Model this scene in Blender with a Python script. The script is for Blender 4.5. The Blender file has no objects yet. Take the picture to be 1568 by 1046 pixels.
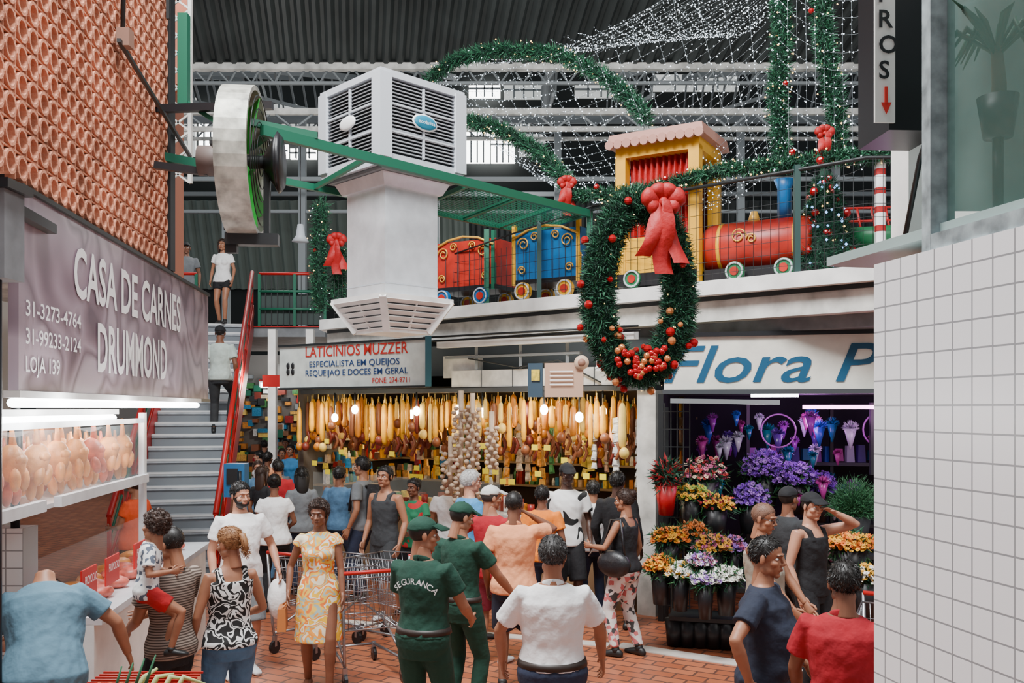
import bpy, math, random
import numpy as np
from mathutils import Vector, Matrix, noise
from mathutils.bvhtree import BVHTree
random.seed(7); rng=np.random.default_rng(7)
F=1400.; HC=2.44; U0=784.; V0=625.
def at(u,v,d): return Vector(((u-U0)/F*d, d, HC-(v-V0)/F*d))
SC=bpy.context.scene
# ------------------------------------------------------------------ materials
def nodes(name):
    m=bpy.data.materials.new(name); m.use_nodes=True
    nt=m.node_tree; return m,nt,nt.nodes['Principled BSDF']
def mat(name,col,rough=.6,metal=0,emit=0,bump=0,bscale=20,var=0,vscale=5,trans=0,alpha=1,ecol=None):
    m,nt,p=nodes(name)
    p.inputs['Base Color'].default_value=(*col,1); p.inputs['Roughness'].default_value=rough
    p.inputs['Metallic'].default_value=metal
    if emit:
        p.inputs['Emission Color'].default_value=(*(ecol or col),1); p.inputs['Emission Strength'].default_value=emit
    if trans: p.inputs['Transmission Weight'].default_value=trans
    if alpha<1: p.inputs['Alpha'].default_value=alpha
    tc=None
    if bump or var:
        tc=nt.nodes.new('ShaderNodeTexCoord')
    if var:
        n=nt.nodes.new('ShaderNodeTexNoise'); n.inputs['Scale'].default_value=vscale; n.inputs['Detail'].default_value=6
        r=nt.nodes.new('ShaderNodeValToRGB')
        r.color_ramp.elements[0].position=.3; r.color_ramp.elements[1].position=.7
        r.color_ramp.elements[0].color=(*[c*(1-var) for c in col],1)
        r.color_ramp.elements[1].color=(*[min(1,c*(1+var)) for c in col],1)
        nt.links.new(tc.outputs['Object'],n.inputs['Vector']); nt.links.new(n.outputs['Fac'],r.inputs['Fac'])
        nt.links.new(r.outputs['Color'],p.inputs['Base Color'])
    if bump:
        n=nt.nodes.new('ShaderNodeTexNoise'); n.inputs['Scale'].default_value=bscale; n.inputs['Detail'].default_value=3
        b=nt.nodes.new('ShaderNodeBump'); b.inputs['Strength'].default_value=bump; b.inputs['Distance'].default_value=.03
        nt.links.new(tc.outputs['Object'],n.inputs['Vector']); nt.links.new(n.outputs['Fac'],b.inputs['Height'])
        nt.links.new(b.outputs['Normal'],p.inputs['Normal'])
    return m
def cloth(name,col,var=.12): return mat(name,col,.85,bump=.5,bscale=10,var=var,vscale=9)
def pat(name,cols,scale=14,kind='V',rough=.8):
    m,nt,p=nodes(name); p.inputs['Roughness'].default_value=rough
    tc=nt.nodes.new('ShaderNodeTexCoord'); r=nt.nodes.new('ShaderNodeValToRGB'); r.color_ramp.interpolation='CONSTANT'
    if kind=='V':
        t=nt.nodes.new('ShaderNodeTexVoronoi'); t.inputs['Scale'].default_value=scale
        s=nt.nodes.new('ShaderNodeSeparateColor'); nt.links.new(t.outputs['Color'],s.inputs[0]); o=s.outputs[0]
    elif kind=='N':
        t=nt.nodes.new('ShaderNodeTexNoise'); t.inputs['Scale'].default_value=scale; t.inputs['Detail'].default_value=1; t.inputs['Distortion'].default_value=.6
        mr=nt.nodes.new('ShaderNodeMapRange'); mr.inputs[1].default_value=.3; mr.inputs[2].default_value=.7
        nt.links.new(t.outputs['Fac'],mr.inputs[0]); o=mr.outputs[0]
    else:
        t=nt.nodes.new('ShaderNodeTexWave'); t.inputs['Scale'].default_value=scale; t.bands_direction='Z' if kind=='Z' else 'X'; o=t.outputs['Fac']
    nt.links.new(tc.outputs['Object'],t.inputs['Vector'])
    nt.links.new(o,r.inputs['Fac'])
    e=r.color_ramp.elements
    while len(e)<len(cols): e.new(.5)
    for i,c in enumerate(cols):
        e[i].position=i/len(cols); e[i].color=(*c,1)
    if rough<.4 and kind=='N': r.color_ramp.interpolation='LINEAR'
    nt.links.new(r.outputs['Color'],p.inputs['Base Color'])
    return m
def tilemat(name,col,grout,size,vec='XYZ',mortar=.03,rough=.25,c2=None,rot=0,bump=.2,row=None,off=0.):
    m,nt,p=nodes(name); p.inputs['Roughness'].default_value=rough
    tc=nt.nodes.new('ShaderNodeTexCoord'); s=nt.nodes.new('ShaderNodeSeparateXYZ'); c=nt.nodes.new('ShaderNodeCombineXYZ')
    nt.links.new(tc.outputs['Object'],s.inputs[0])
    if vec=='YZ': nt.links.new(s.outputs[1],c.inputs[0]); nt.links.new(s.outputs[2],c.inputs[1])
    elif vec=='XZ': nt.links.new(s.outputs[0],c.inputs[0]); nt.links.new(s.outputs[2],c.inputs[1])
    else: nt.links.new(s.outputs[0],c.inputs[0]); nt.links.new(s.outputs[1],c.inputs[1])
    mp=nt.nodes.new('ShaderNodeMapping'); mp.inputs['Rotation'].default_value=(0,0,rot); nt.links.new(c.outputs[0],mp.inputs[0])
    b=nt.nodes.new('ShaderNodeTexBrick'); b.offset=off; b.inputs['Scale'].default_value=1
    b.inputs['Brick Width'].default_value=size; b.inputs['Row Height'].default_value=row or size
    b.inputs['Mortar Size'].default_value=mortar*size; b.inputs['Color1'].default_value=(*col,1)
    b.inputs['Color2'].default_value=(*(c2 or col),1); b.inputs['Mortar'].default_value=(*grout,1)
    nt.links.new(mp.outputs[0],b.inputs['Vector']); nt.links.new(b.outputs['Color'],p.inputs['Base Color'])
    bu=nt.nodes.new('ShaderNodeBump'); bu.inputs['Strength'].default_value=bump; bu.invert=True; bu.inputs['Distance'].default_value=.01
    nt.links.new(b.outputs['Fac'],bu.inputs['Height']); nt.links.new(bu.outputs['Normal'],p.inputs['Normal'])
    return m
# ------------------------------------------------------------------ geometry builder
class B:
    def __init__(s,name): s.name=name; s.v=[]; s.f=[]; s.m=[]; s.sm=[]; s.n=0; s.mats=[]
    def mi(s,m):
        if m not in s.mats: s.mats.append(m)
        return s.mats.index(m)
    def add(s,V,Fc,m=None,smooth=False):
        V=np.asarray(V,dtype=float).reshape(-1,3)
        if isinstance(Fc,np.ndarray): fs=(Fc+s.n).tolist()
        else: fs=[[i+s.n for i in f] for f in Fc]
        s.v.append(V); s.f.extend(fs); k=s.mi(m); s.m.extend([k]*len(fs)); s.sm.extend([smooth]*len(fs)); s.n+=len(V)
    def V(s): return np.concatenate(s.v)
    def box(s,c,size,m,R=None,taper=1.):
        x,y,z=[q/2 for q in size]; P=[]
        for k in (-1,1):
            t=taper if k>0 else 1.
            for a,b in ((-1,-1),(1,-1),(1,1),(-1,1)): P.append(Vector((a*x*t,b*y*t,k*z)))
        if R is not None: P=[R@p for p in P]
        P=[p+Vector(c) for p in P]
        s.add([tuple(p) for p in P],[(3,2,1,0),(4,5,6,7),(0,1,5,4),(1,2,6,5),(2,3,7,6),(3,0,4,7)],m)
    def beam(s,p,q,w,h,m):
        p=Vector(p); q=Vector(q); d=(q-p); L=d.length; d.normalize()
        up=Vector((0,0,1)) if abs(d.z)<.95 else Vector((0,1,0))
        x=d.cross(up).normalized(); y=x.cross(d).normalized()
        R=Matrix((x,d,y)).transposed()
        s.box((p+q)/2,(w,L,h),m,R)
    def loft(s,rings,m,n=12,cap=True,smooth=True):
        V=[];Fc=[]
        for c,ax,ay in rings:
            c=Vector(c)
            for i in range(n):
                a=2*math.pi*i/n; V.append(tuple(c+ax*math.cos(a)+ay*math.sin(a)))
        k=len(rings)
        for j in range(k-1):
            for i in range(n):
                i2=(i+1)%n; Fc.append((j*n+i,j*n+i2,(j+1)*n+i2,(j+1)*n+i))
        if cap: Fc.append(tuple(range(n-1,-1,-1))); Fc.append(tuple((k-1)*n+i for i in range(n)))
        s.add(V,Fc,m,smooth)
    def tube(s,pts,rad,m,n=8,cap=True,smooth=True,round=False):
        pts=[Vector(p) for p in pts]
        if not hasattr(rad,'__len__'): rad=[rad]*len(pts)
        rad=list(rad)
        if round:
            d0=(pts[0]-pts[1]).normalized(); d1=(pts[-1]-pts[-2]).normalized()
            pts=[pts[0]+d0*rad[0]*.8]+pts+[pts[-1]+d1*rad[-1]*.8]; rad=[rad[0]*.5]+rad+[rad[-1]*.5]
        rings=[]; x=None
        for i,p in enumerate(pts):
            d=(pts[min(i+1,len(pts)-1)]-pts[max(i-1,0)]).normalized()
            if x is None:
                up=Vector((0,0,1)) if abs(d.z)<.9 else Vector((0,1,0)); x=d.cross(up).normalized()
            else: x=(x-d*x.dot(d)).normalized()
            y=d.cross(x)
            rings.append((p,x*rad[i],y*rad[i]))
        s.loft(rings,m,n,cap,smooth)
    def ell(s,c,r,m,nu=16,nv=10,R=None,smooth=True):
        V,Fc=ellg(c,r,nu,nv,R); s.add(V,Fc,m,smooth)
    def scatter(s,V,Fc,m,pos,scl,rots=None,smooth=False):
        V=np.asarray(V); Fa=np.asarray(Fc); pos=np.asarray(pos); n=len(pos)
        scl=np.asarray(scl).reshape(n,1,-1)
        W=V[None]*scl
        if rots is not None: W=np.einsum('nij,nkj->nki',np.asarray(rots),W)
        W=W+pos[:,None,:]
        FF=(Fa[None]+(np.arange(n)*len(V))[:,None,None]).reshape(-1,Fa.shape[1])
        s.add(W.reshape(-1,3),FF,m,smooth)
    def text(s,st,pos,right,up,height,m,width=None,shear=0,bold=.0,align='LEFT',lift=.006):
        cu=bpy.data.curves.new('t','FONT'); cu.body=st; cu.shear=shear; cu.offset=bold; cu.align_x=align; cu.resolution_u=3
        ob=bpy.data.objects.new('t',cu); SC.collection.objects.link(ob)
        dg=bpy.context.evaluated_depsgraph_get(); me=bpy.data.meshes.new_from_object(ob.evaluated_get(dg))
        V=np.array([v.co[:] for v in me.vertices]); fs=[tuple(p.vertices) for p in me.polygons]
        bpy.data.objects.remove(ob); bpy.data.curves.remove(cu); bpy.data.meshes.remove(me)
        if len(V)==0: return
        hh=.73; sc=height/hh; sx=sc
        w=V[:,0].max()-V[:,0].min()
        if width: sx=width/w
        if align=='LEFT': V[:,0]-=V[:,0].min()
        right=np.array(right.normalized()); up=np.array(up.normalized()); nn=np.cross(right,up)
        W=np.array(pos)[None]+V[:,0:1]*sx*right+V[:,1:2]*sc*up+nn*lift
        s.add(W,fs,m)
    def build(s,origin=(0,0,0),rotz=0,scale=1):
        me=bpy.data.meshes.new(s.name); V=s.V()-np.array(origin)
        me.from_pydata(V.tolist(),[],s.f)
        for m in s.mats: me.materials.append(m)
        me.polygons.foreach_set('material_index',s.m); me.polygons.foreach_set('use_smooth',s.sm); me.update()
        ob=bpy.data.objects.new(s.name,me); SC.collection.objects.link(ob); ob.location=origin
        return ob
    def build_local(s,loc,rotz,scale):
        ob=s.build(); ob.location=loc; ob.rotation_euler=(0,0,rotz); ob.scale=(scale,)*3; return ob
def ellg(c,r,nu=16,nv=10,R=None):
    V=[];Fc=[]
    for j in range(nv+1):
        ph=math.pi*(j+.0)/nv; ph=min(max(ph,.02),math.pi-.02)
        for i in range(nu):
            a=2*math.pi*i/nu; V.append((math.sin(ph)*math.cos(a),math.sin(ph)*math.sin(a),math.cos(ph)))
    V=np.array(V)*np.array(r)
    if R is not None: V=V@np.array(R).T
    V=V+np.array(c)
    for j in range(nv):
        for i in range(nu):
            i2=(i+1)%nu; Fc.append((j*nu+i,(j+1)*nu+i,(j+1)*nu+i2,j*nu+i2))
    Fc.append(tuple(range(nu))); Fc.append(tuple(nv*nu+i for i in range(nu-1,-1,-1)))
    return V,Fc
OCT=(np.array([(1,0,0),(-1,0,0),(0,1,0),(0,-1,0),(0,0,1),(0,0,-1)],float),[(0,2,4),(2,1,4),(1,3,4),(3,0,4),(2,0,5),(1,2,5),(3,1,5),(0,3,5)])
SPV,SPF=ellg((0,0,0),(1,1,1),8,6); SPF=SPF[:-2]
def remesh(b,vox,it=3):
    me=bpy.data.meshes.new('r'); me.from_pydata(b.V().tolist(),[],b.f); me.update()
    ob=bpy.data.objects.new('r',me); SC.collection.objects.link(ob)
    md=ob.modifiers.new('r','REMESH'); md.mode='VOXEL'; md.voxel_size=vox
    if it: sm=ob.modifiers.new('s','SMOOTH'); sm.factor=.5; sm.iterations=it
    dg=bpy.context.evaluated_depsgraph_get(); m2=bpy.data.meshes.new_from_object(ob.evaluated_get(dg))
    V=np.empty(len(m2.vertices)*3); m2.vertices.foreach_get('co',V); V=V.reshape(-1,3)
    n=len(m2.polygons); lt=np.empty(n,int); m2.polygons.foreach_get('loop_total',lt)
    vi=np.empty(len(m2.loops),int); m2.loops.foreach_get('vertex_index',vi)
    if (lt==4).all(): Fc=vi.reshape(-1,4)
    else: Fc=[tuple(p.vertices) for p in m2.polygons]
    bpy.data.objects.remove(ob); bpy.data.meshes.remove(me); bpy.data.meshes.remove(m2)
    return V,Fc
def catpts(a,b,sag,n=14):
    a=Vector(a);b=Vector(b); return [a.lerp(b,i/n)-Vector((0,0,sag*4*(i/n)*(1-i/n))) for i in range(n+1)]
def resamp(pts,n):
    P=np.array([tuple(p) for p in pts]); L=np.r_[0,np.cumsum(np.linalg.norm(np.diff(P,axis=0),axis=1))]
    t=np.linspace(0,L[-1],n); return np.stack([np.interp(t,L,P[:,i]) for i in range(3)],1)
def tris(b,base,dd,ln,w,m):
    n=len(base); s=np.cross(dd,rng.normal(size=(n,3))); s/=np.linalg.norm(s,axis=1)[:,None]+1e-9; s*=w
    tip=base+dd*ln; V=np.stack([base-s,base+s,tip+s*.3],1).reshape(-1,3); b.add(V,np.arange(3*n).reshape(-1,3),m)
def unit(a): return a/(np.linalg.norm(a,axis=1)[:,None]+1e-9)
def needles(b,pts,rad,count,mats,ln=.07,w=.007,flat=None):
    P=resamp(pts,200)
    for k,m in enumerate(mats):
        n=max(1,count//len(mats)); t=rng.random(n)*(len(P)-1.001); i=t.astype(int); f=(t-i)[:,None]
        c=P[i]*(1-f)+P[i+1]*f; d=unit(rng.normal(size=(n,3)))
        base=c+d*rad*(.45+.55*rng.random((n,1))); dd=unit(d+rng.normal(size=(n,3))*.6)
        tris(b,base,dd,ln*(.6+.6*rng.random((n,1))),w,m)
def beads(b,pts,rad,count,m,size=.012,shape=OCT):
    P=resamp(pts,200); i=rng.integers(0,200,count); d=unit(rng.normal(size=(count,3)))
    b.scatter(shape[0],shape[1],m,P[i]+d*rad,np.full(count,size)*(.7+.6*rng.random(count)))

WHITE=mat('white_paint',(.80,.79,.76),.55,var=.16,vscale=3)
DIRTY=mat('dirty_white_paint',(.58,.57,.53),.7,var=.35,vscale=4)
GREENM=mat('green_steel',(.006,.11,.06),.45)
DARK=mat('dark_metal',(.010,.012,.013),.5)
BLACK=mat('black_plastic',(.008,.008,.01),.4)
REDM=mat('red_steel',(.42,.006,.006),.4)
GALV=mat('galvanised_steel',(.76,.79,.82),.3,.35,var=.1,vscale=6,bump=.06,bscale=5)
GREYP=mat('grey_plastic',(.50,.53,.57),.5)
GREYD=mat('grey_dark',(.04,.045,.05),.6)
GREYM=mat('grey_mid',(.20,.22,.23),.6)
STEEL=mat('chrome_wire',(.35,.35,.37),.3,.9)
CONC=mat('concrete_grey',(.17,.18,.19),.8,var=.25,vscale=5)
BRICK=mat('terracotta_block',(.60,.25,.15),.85,var=.3,vscale=3,bump=.3,bscale=30)
PINKW=mat('pink_plaster',(.45,.18,.12),.85)
CORR=mat('corrugated_dark',(.028,.034,.033),.55,var=.35,vscale=1)
CORR2=mat('corrugated_grey',(.13,.16,.14),.6)
TUBEL=mat('fluorescent_tube',(1,1,1),.3,emit=12,ecol=(.93,.97,1))
PANE=mat('bright_roof_pane',(1,1,1),.3,emit=9,ecol=(1,.99,.96))
PANE2=mat('dull_roof_pane',(.6,.62,.6),.4,emit=.7,ecol=(.75,.78,.75))
BULB=mat('lit_bulb',(1,1,1),.3,emit=20,ecol=(1,.93,.75))
FAIRY=mat('fairy_light',(1,1,1),.3,emit=3.2,ecol=(.7,.86,1))
WARML=mat('warm_light',(1,.8,.4),.3,emit=3.5,ecol=(1,.58,.15))
BLUEL=mat('blue_light',(.3,.5,1),.3,emit=3,ecol=(.2,.5,1))
PURPL=mat('pink_tube',(1,.3,.9),.3,emit=10,ecol=(1,.35,.85))
PINE=mat('pine_green',(.010,.08,.036),.7); PINE2=mat('pine_dark',(.004,.032,.018),.8); PINE3=mat('pine_light',(.03,.15,.07),.7)
REDV=mat('red_ribbon',(.36,.0008,.002),.6,bump=.3,bscale=14)
REDB=mat('red_bauble',(.36,.003,.007),.15,.2); GOLDB=mat('gold_bauble',(.65,.25,.09),.2,.6)
GLASS=mat('glass_sheet',(.8,.9,.9),.05,alpha=.07)
# ------------------------------------------------------------------ floor
FL=tilemat('terracotta_floor',(.32,.09,.04),(.11,.05,.035),.3,'XY',.04,.35,c2=(.43,.14,.065),rot=.5,row=.15,off=.5)
b=B('floor'); b.box((0,16,-.1),(26,40,.2),FL); b.build()
b=B('floor_inlay_bands'); PALE=mat('pale_stone',(.55,.50,.44),.5,var=.1)
for (a,c,w) in (((-3.6,8.2),(-1.2,6.3),.16),((-1.2,6.3),(.8,4.6),.16),((1.1,9.4),(3.0,8.2),.2),((-2.4,10.6),(1.0,9.4),.16),((-3.,4.),( -1.2,6.3),.16)):
    b.beam((*a,.003),(*c,.003),w,.012,PALE)
b.build()
# ------------------------------------------------------------------ left stall
def LW(y,z,o=0.): return Vector((-2.302-.12*y+o,y,z))
LD=Vector((-.12,1,0)).normalized()
SIGNM=pat('casa_sign_sheen_print',[(.11,.065,.09),(.22,.145,.18),(.33,.24,.29),(.14,.09,.115),(.40,.31,.36)],1.6,'N',.3)  # lighter lavender tones paint the board's sheen into the print colours
b=B('butcher_sign')
a=LW(5.41,3.145); c=LW(10.7,3.145); b.beam(a,c,.06,1.2,SIGNM)
for z in (2.53,3.76): b.beam(LW(5.41,z,.01),LW(10.7,z,.01),.09,.03,DARK)
TW=mat('sign_white',(.88,.87,.87),.5); up=Vector((0,0,1))
b.text('CASA DE CARNES',LW(6.31,3.22,.032),LD,up,.36,TW,width=3.05,bold=.02)
b.text('DRUMMOND',LW(6.8,2.72,.032),LD,up,.37,TW,width=2.0,bold=.02)
for i,t in enumerate(('31-3273-4764','31-99233-2124','LOJA 139')): b.text(t,LW(5.5,3.0-.17*i,.032),LD,up,.10,TW,width=.95 if i<2 else .55,bold=.01)
b.build()
b=B('wall_left_lattice'); T=.165
V=[];Fc=[]
n=12; ro=.076; ri=.057; dp=.04
for i in range(n):
    a=2*math.pi*i/n
    for r,o in ((ro,dp),(ri,dp),(ri,-dp),(ro,-dp)): V.append((o,r*math.cos(a),r*math.sin(a)))
for i in range(n):
    for k in range(4): Fc.append((i*4+k,((i+1)%n)*4+k,((i+1)%n)*4+(k+1)%4,i*4+(k+1)%4))
def bx(c,s):
    o=len(V); x,y,z=[q/2 for q in s]
    for k in (-1,1):
        for p,q in ((-1,-1),(1,-1),(1,1),(-1,1)): V.append((c[0]+p*x,c[1]+q*y,c[2]+k*z))
    for f in ((3,2,1,0),(4,5,6,7),(0,1,5,4),(1,2,6,5),(2,3,7,6),(3,0,4,7)): Fc.append(tuple(i+o for i in f))
bx((0,0,T/2),(.06,T,.012)); bx((0,T/2,0),(.058,.011,T))
R=np.array(Matrix.Rotation(math.atan2(.12,1),3,'Z'))
Vr=np.array(V)@R.T; pos=[]
for i in range(34):
    for j in range(26):
        y=8.75-i*T; pos.append(tuple(LW(y,3.87+j*T)))
b.scatter(Vr,Fc,BRICK,pos,np.ones(len(pos)))
b.beam(LW(3.1,6,-.5),LW(8.9,6,-.5),.05,4.6,mat('lattice_shade_back',(.012,.006,.005),.9))  # near-black sheet paints in the darkness behind the block holes
b.build()
b=B('stall_corner_post')
b.beam(LW(8.92,3.78,.02),LW(8.92,9,.02),.09,.12,DARK); b.beam(LW(8.6,6.1,.1),LW(8.6,9,.1),.03,.03,DARK)
b.tube([LW(7.2,5.3,.1),LW(7.25,6.5,.1),LW(7.2,8,.1)],.02,DARK); b.box(LW(7.2,5.35,.12),(.1,.1,.14),mat('junction_box',(.25,.13,.09),.7))
b.beam(LW(7.1,5.3,.1),LW(9.5,5.05,.1),.03,.03,DARK)
b.build()
b=B('wall_left'); b.beam(LW(9.1,5.,-.5),LW(11.5,5.,-.5),.1,2.6,PINKW); b.beam(LW(3.,3.,-2.4),LW(11,3.,-2.4),.1,6,mat('stall_backwall',(.40,.39,.37),.7))
b.beam(LW(10.6,7.5,-.35),LW(10.9,7.5,-.35),.3,2.6,mat('orange_wall',(.5,.16,.09),.8))
b.build()
b=B('stall_ceiling'); b.beam(LW(4.5,3.7,-1.15),LW(10.8,3.7,-1.15),2.2,.08,DIRTY); b.build()
b=B('tube_lamp')
for (y0,y1,z,o) in ((5.2,9.9,2.47,.08),(5.2,7.6,2.36,-.1),(8.4,10.6,2.49,-.15)):
    b.tube([LW(y0,z,o),LW(y1,z,o)],.028,TUBEL,8); b.beam(LW(y0,z+.05,o),LW(y1,z+.05,o),.09,.04,WHITE)
b.build()
b=B('butcher_display_case')
b.beam(LW(5.95,1.83,.06),LW(8.0,1.83,.06),.05,.07,GALV); b.beam(LW(5.0,1.83,.06),LW(5.7,1.83,.06),.05,.07,GALV); b.beam(LW(5.0,2.33,.0),LW(8.0,2.33,.0),.04,.04,GALV)
b.beam(LW(5.0,2.08,.03),LW(8.,2.08,.03),.008,.44,GLASS)
b.beam(LW(5.0,1.8,-.3),LW(8.0,1.8,-.3),.6,.03,GALV); b.beam(LW(5.0,2.08,-.6),LW(8.,2.08,-.6),.02,.5,mat('case_liner',(.22,.10,.06),.6))
for y in (8.0,): b.beam(LW(y,0,.03),LW(y,2.4,.03),.05,.05,GALV)
b.beam(LW(6.05,.5,.0),LW(9.5,.5,.0),.5,1.0,WHITE); b.beam(LW(6.05,1.02,0),LW(9.5,1.02,0),.6,.05,GALV)
b.beam(LW(6.05,1.2,-.2),LW(9.5,1.2,-.2),.02,.4,GLASS)
REDP=mat('price_red',(.5,.008,.008),.5)
for y in (6.1,6.6,7.3,8.0): b.beam(LW(y,1.25,.16),LW(y+.3,1.25,.16),.012,.2,REDP); b.text('PROMOCAO',LW(y+.03,1.25,.17),LD,up,.06,TW,width=.24)
b.build()
b=B('hanging_meat_cuts'); SKN=mat('chicken_skin',(.68,.25,.06),.4,var=.4,vscale=9,bump=.3,bscale=20); SKN2=mat('pork_cut',(.55,.12,.06),.4,var=.4,vscale=14)
for i in range(30):
    y=5.25+i*.092; p=LW(y,2.1-.1*(i%2),-.1-.09*(i%4)); m=SKN if i%5 else SKN2
    Rr_=Matrix.Rotation(random.uniform(-.5,.5),3,'X')
    b.ell(p,(.085,.08,.12),m,12,8,R=Rr_); b.ell(p+Vector((.05,.05,-.10)),(.035,.035,.075),m,8,6,R=Rr_); b.ell(p+Vector((.05,-.05,-.10)),(.035,.035,.075),m,8,6,R=Rr_)
    b.tube([p+Vector((0,.02,.08)),p+Vector((.01,-.01,.17)),p+Vector((0,0,.25))],[.03,.018,.01],m,6); b.ell(p+Vector((.06,.0,.02)),(.03,.06,.04),m,8,6)
b.build()
b=B('meat_trays'); MEAT=mat('raw_meat',(.5,.10,.07),.4,var=.4,vscale=20)
for i in range(26):
    p=LW(6.1+i*.125,1.09,-.05+.12*(i%3-1)); b.ell(p,(.09,.11,.05),MEAT if i%3 else SKN,10,6,R=Matrix.Rotation(i,3,'Z'))
b.build()
b=B('wall_tiled_counter'); TLM=tilemat('white_tile_x',(.78,.79,.78),(.28,.28,.28),.11,'XZ',.04)
b.box((-3.44,5.85,.84),(.72,.18,1.68),TLM); b.build()
b=B('stall_post'); b.tube([(-3.15,5.80,1.68),(-3.15,5.80,3.3)],.028,BLACK); b.tube([(-3.14,5.78,2.0),(-3.13,5.76,2.35)],.045,BLACK); b.build()
b=B('awning_bracket'); q=at(-6,358,4.95); b.box(q,(.2,.2,.5),CONC); b.box(q+Vector((0,0,.25)),(.27,.26,.05),BLACK); b.beam(q+Vector((-.02,.05,.2)),q+Vector((-.15,.9,.2)),.06,.06,BLACK); b.tube([Vector((q.x,q.y,0)),Vector((q.x,q.y,q.z))],.03,BLACK); b.build()
# ------------------------------------------------------------------ right tiled wall + window + hanging sign
def RW(y,z,o=0.): return Vector((1.465+(3.7-y)*.2+o,y,z))
b=B('wall_right'); TRM=tilemat('white_tile_y',(.82,.83,.84),(.27,.28,.29),.098,'YZ',.035)
P=[RW(3.7,0),RW(.6,0),RW(.6,3.02),RW(3.7,3.02)]; Q=[p+Vector((.35,.07,0)) for p in P]
b.add([tuple(p) for p in P+Q],[(0,1,2,3),(4,7,6,5),(3,2,6,7),(0,3,7,4),(1,5,6,2)],TRM); b.build()
WF=mat('window_frame_paint',(.26,.31,.32),.6,var=.5,vscale=11)
b=B('window_1')
b.beam(RW(3.40,2.98,.06),RW(3.40,5,.06),.09,.07,WF); b.beam(RW(.6,3.05,.05),RW(3.4,3.05,.05),.08,.06,WF); b.beam(RW(.6,4.9,.03),RW(3.35,4.9,.03),.08,.08,WF)
b.beam(RW(.6,3.95,.07),RW(3.36,3.95,.07),.008,1.8,mat('green_glass',(.07,.14,.12),.06,alpha=.35))
b.beam(RW(.3,3.95,.75),RW(4.3,3.95,.75),.05,1.9,mat('room_green',(.08,.12,.11),.7,var=.6,vscale=2)); b.beam(RW(.3,3.1,.4),RW(4.2,3.1,.4),.7,.04,mat('sill',(.3,.4,.38),.5))
b.box(RW(3.7,3.12,.35)+Vector((0,0,.1)),(.25,.02,.03),mat('ledge_light',(1,.95,.9),.4,emit=1.5))
b.build()
b=B('potted_palm'); PT=at(1528,178,3.35); PL=mat('palm_leaf',(.015,.07,.035),.6)
b.loft([(PT+Vector((0,0,-.08)),Vector((.05,0,0)),Vector((0,.05,0))),(PT+Vector((0,0,.07)),Vector((.072,0,0)),Vector((0,.072,0)))],BLACK,16)
b.tube([PT,PT+Vector((0.01,.01,.12)),PT+Vector((0,.01,.26))],[.03,.026,.02],mat('trunk',(.14,.09,.05),.8))
for i in range(26):
    a=i*.9; o=PT+Vector((0,.01,.22+.01*(i%4))); l=.12+.06*(i%3)
    b.tube([o,o+Vector((l*.55*math.cos(a),l*.5*math.sin(a),.10)),o+Vector((l*math.cos(a),l*.9*math.sin(a),.06+.10*math.sin(a*2)))],[.006,.014,.002],PL,4)
b.tube([PT-Vector((0,0,.08)),Vector((PT.x,PT.y,3.12))],.02,BLACK)
b.build()
b=B('wall_column'); b.box((1.93,4.40,3.4),(.13,.2,1.35),WHITE); b.build()
b=B('hanging_sign'); SX0=.055
Rm=Matrix.Rotation(.05,3,'Z')
b.box((1.62+SX0,3.95,4.22),(.235,.3,1.25),BLACK,Rm); b.box((1.485+SX0,3.78,4.22),(.085,.012,1.2),mat('sign_cream',(.78,.78,.74),.5),Rm)
for i,ch in enumerate('SORI'): b.text(ch,(1.457+SX0,3.772,3.80+.105*i),Vector((1,.05,0)),up,.075,BLACK,bold=.02)
AR=mat('arrow_red',(.6,.02,.01),.5); b.box((1.487+SX0,3.768,3.73),(.012,.006,.07),AR); b.add([(1.465+SX0,3.766,3.70),(1.509+SX0,3.766,3.70),(1.487+SX0,3.766,3.65)],[(0,2,1)],AR)
b.tube([(1.79,3.95,3.6),(1.83,4.1,3.56),(1.82,4.25,3.2)],.012,BLACK)
b.build()
# ------------------------------------------------------------------ upper floor slab and facade
A=Vector((-3.2,14.0,0)); E=Vector((.8266,-.5628,0)); N=Vector((.5628,.8266,0))
def fp(s,t,z): return A+E*s+N*t+Vector((0,0,z))
RF_=Matrix.Rotation(math.atan2(E.y,E.x),3,'Z')
def prism(b,poly,z0,z1,m):
    n=len(poly); V=[(x,y,z0) for x,y in poly]+[(x,y,z1) for x,y in poly]
    Fc=[tuple(range(n-1,-1,-1)),tuple(range(n,2*n))]+[(i,(i+1)%n,(i+1)%n+n,i+n) for i in range(n)]; b.add(V,Fc,m)
b=B('ceiling_upper_slab')
prism(b,[(-3.1,14.72),(3.56,9.0),(9,8.9),(9,24),(-3.1,24)],3.70,3.86,WHITE)
prism(b,[(-3.0,14.83),(3.60,9.12),(8.9,9.02),(8.8,23.5),(-3.0,23.5)],3.65,3.70,DARK)
prism(b,[(-3.0,14.85),(3.62,9.14),(8.9,9.04),(8.8,23.5),(-3.0,23.5)],3.42,3.65,DIRTY)
prism(b,[(-2.9,15.1),(3.7,9.35),(8.9,9.25),(8.8,23.5),(-3.0,23.5)],3.28,3.42,CONC); b.build()
b=B('wall_facade')
b.beam(fp(0,.35,3.1),fp(5.9,.35,3.1),.15,.42,mat('recess_dark',(.035,.04,.04),.9)); b.beam(fp(2.9,.05,2.83),fp(5.9,.05,2.83),.15,.22,DIRTY); b.beam(fp(2.7,.1,3.0),fp(3.3,.1,3.0),.1,.3,DIRTY)
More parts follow.
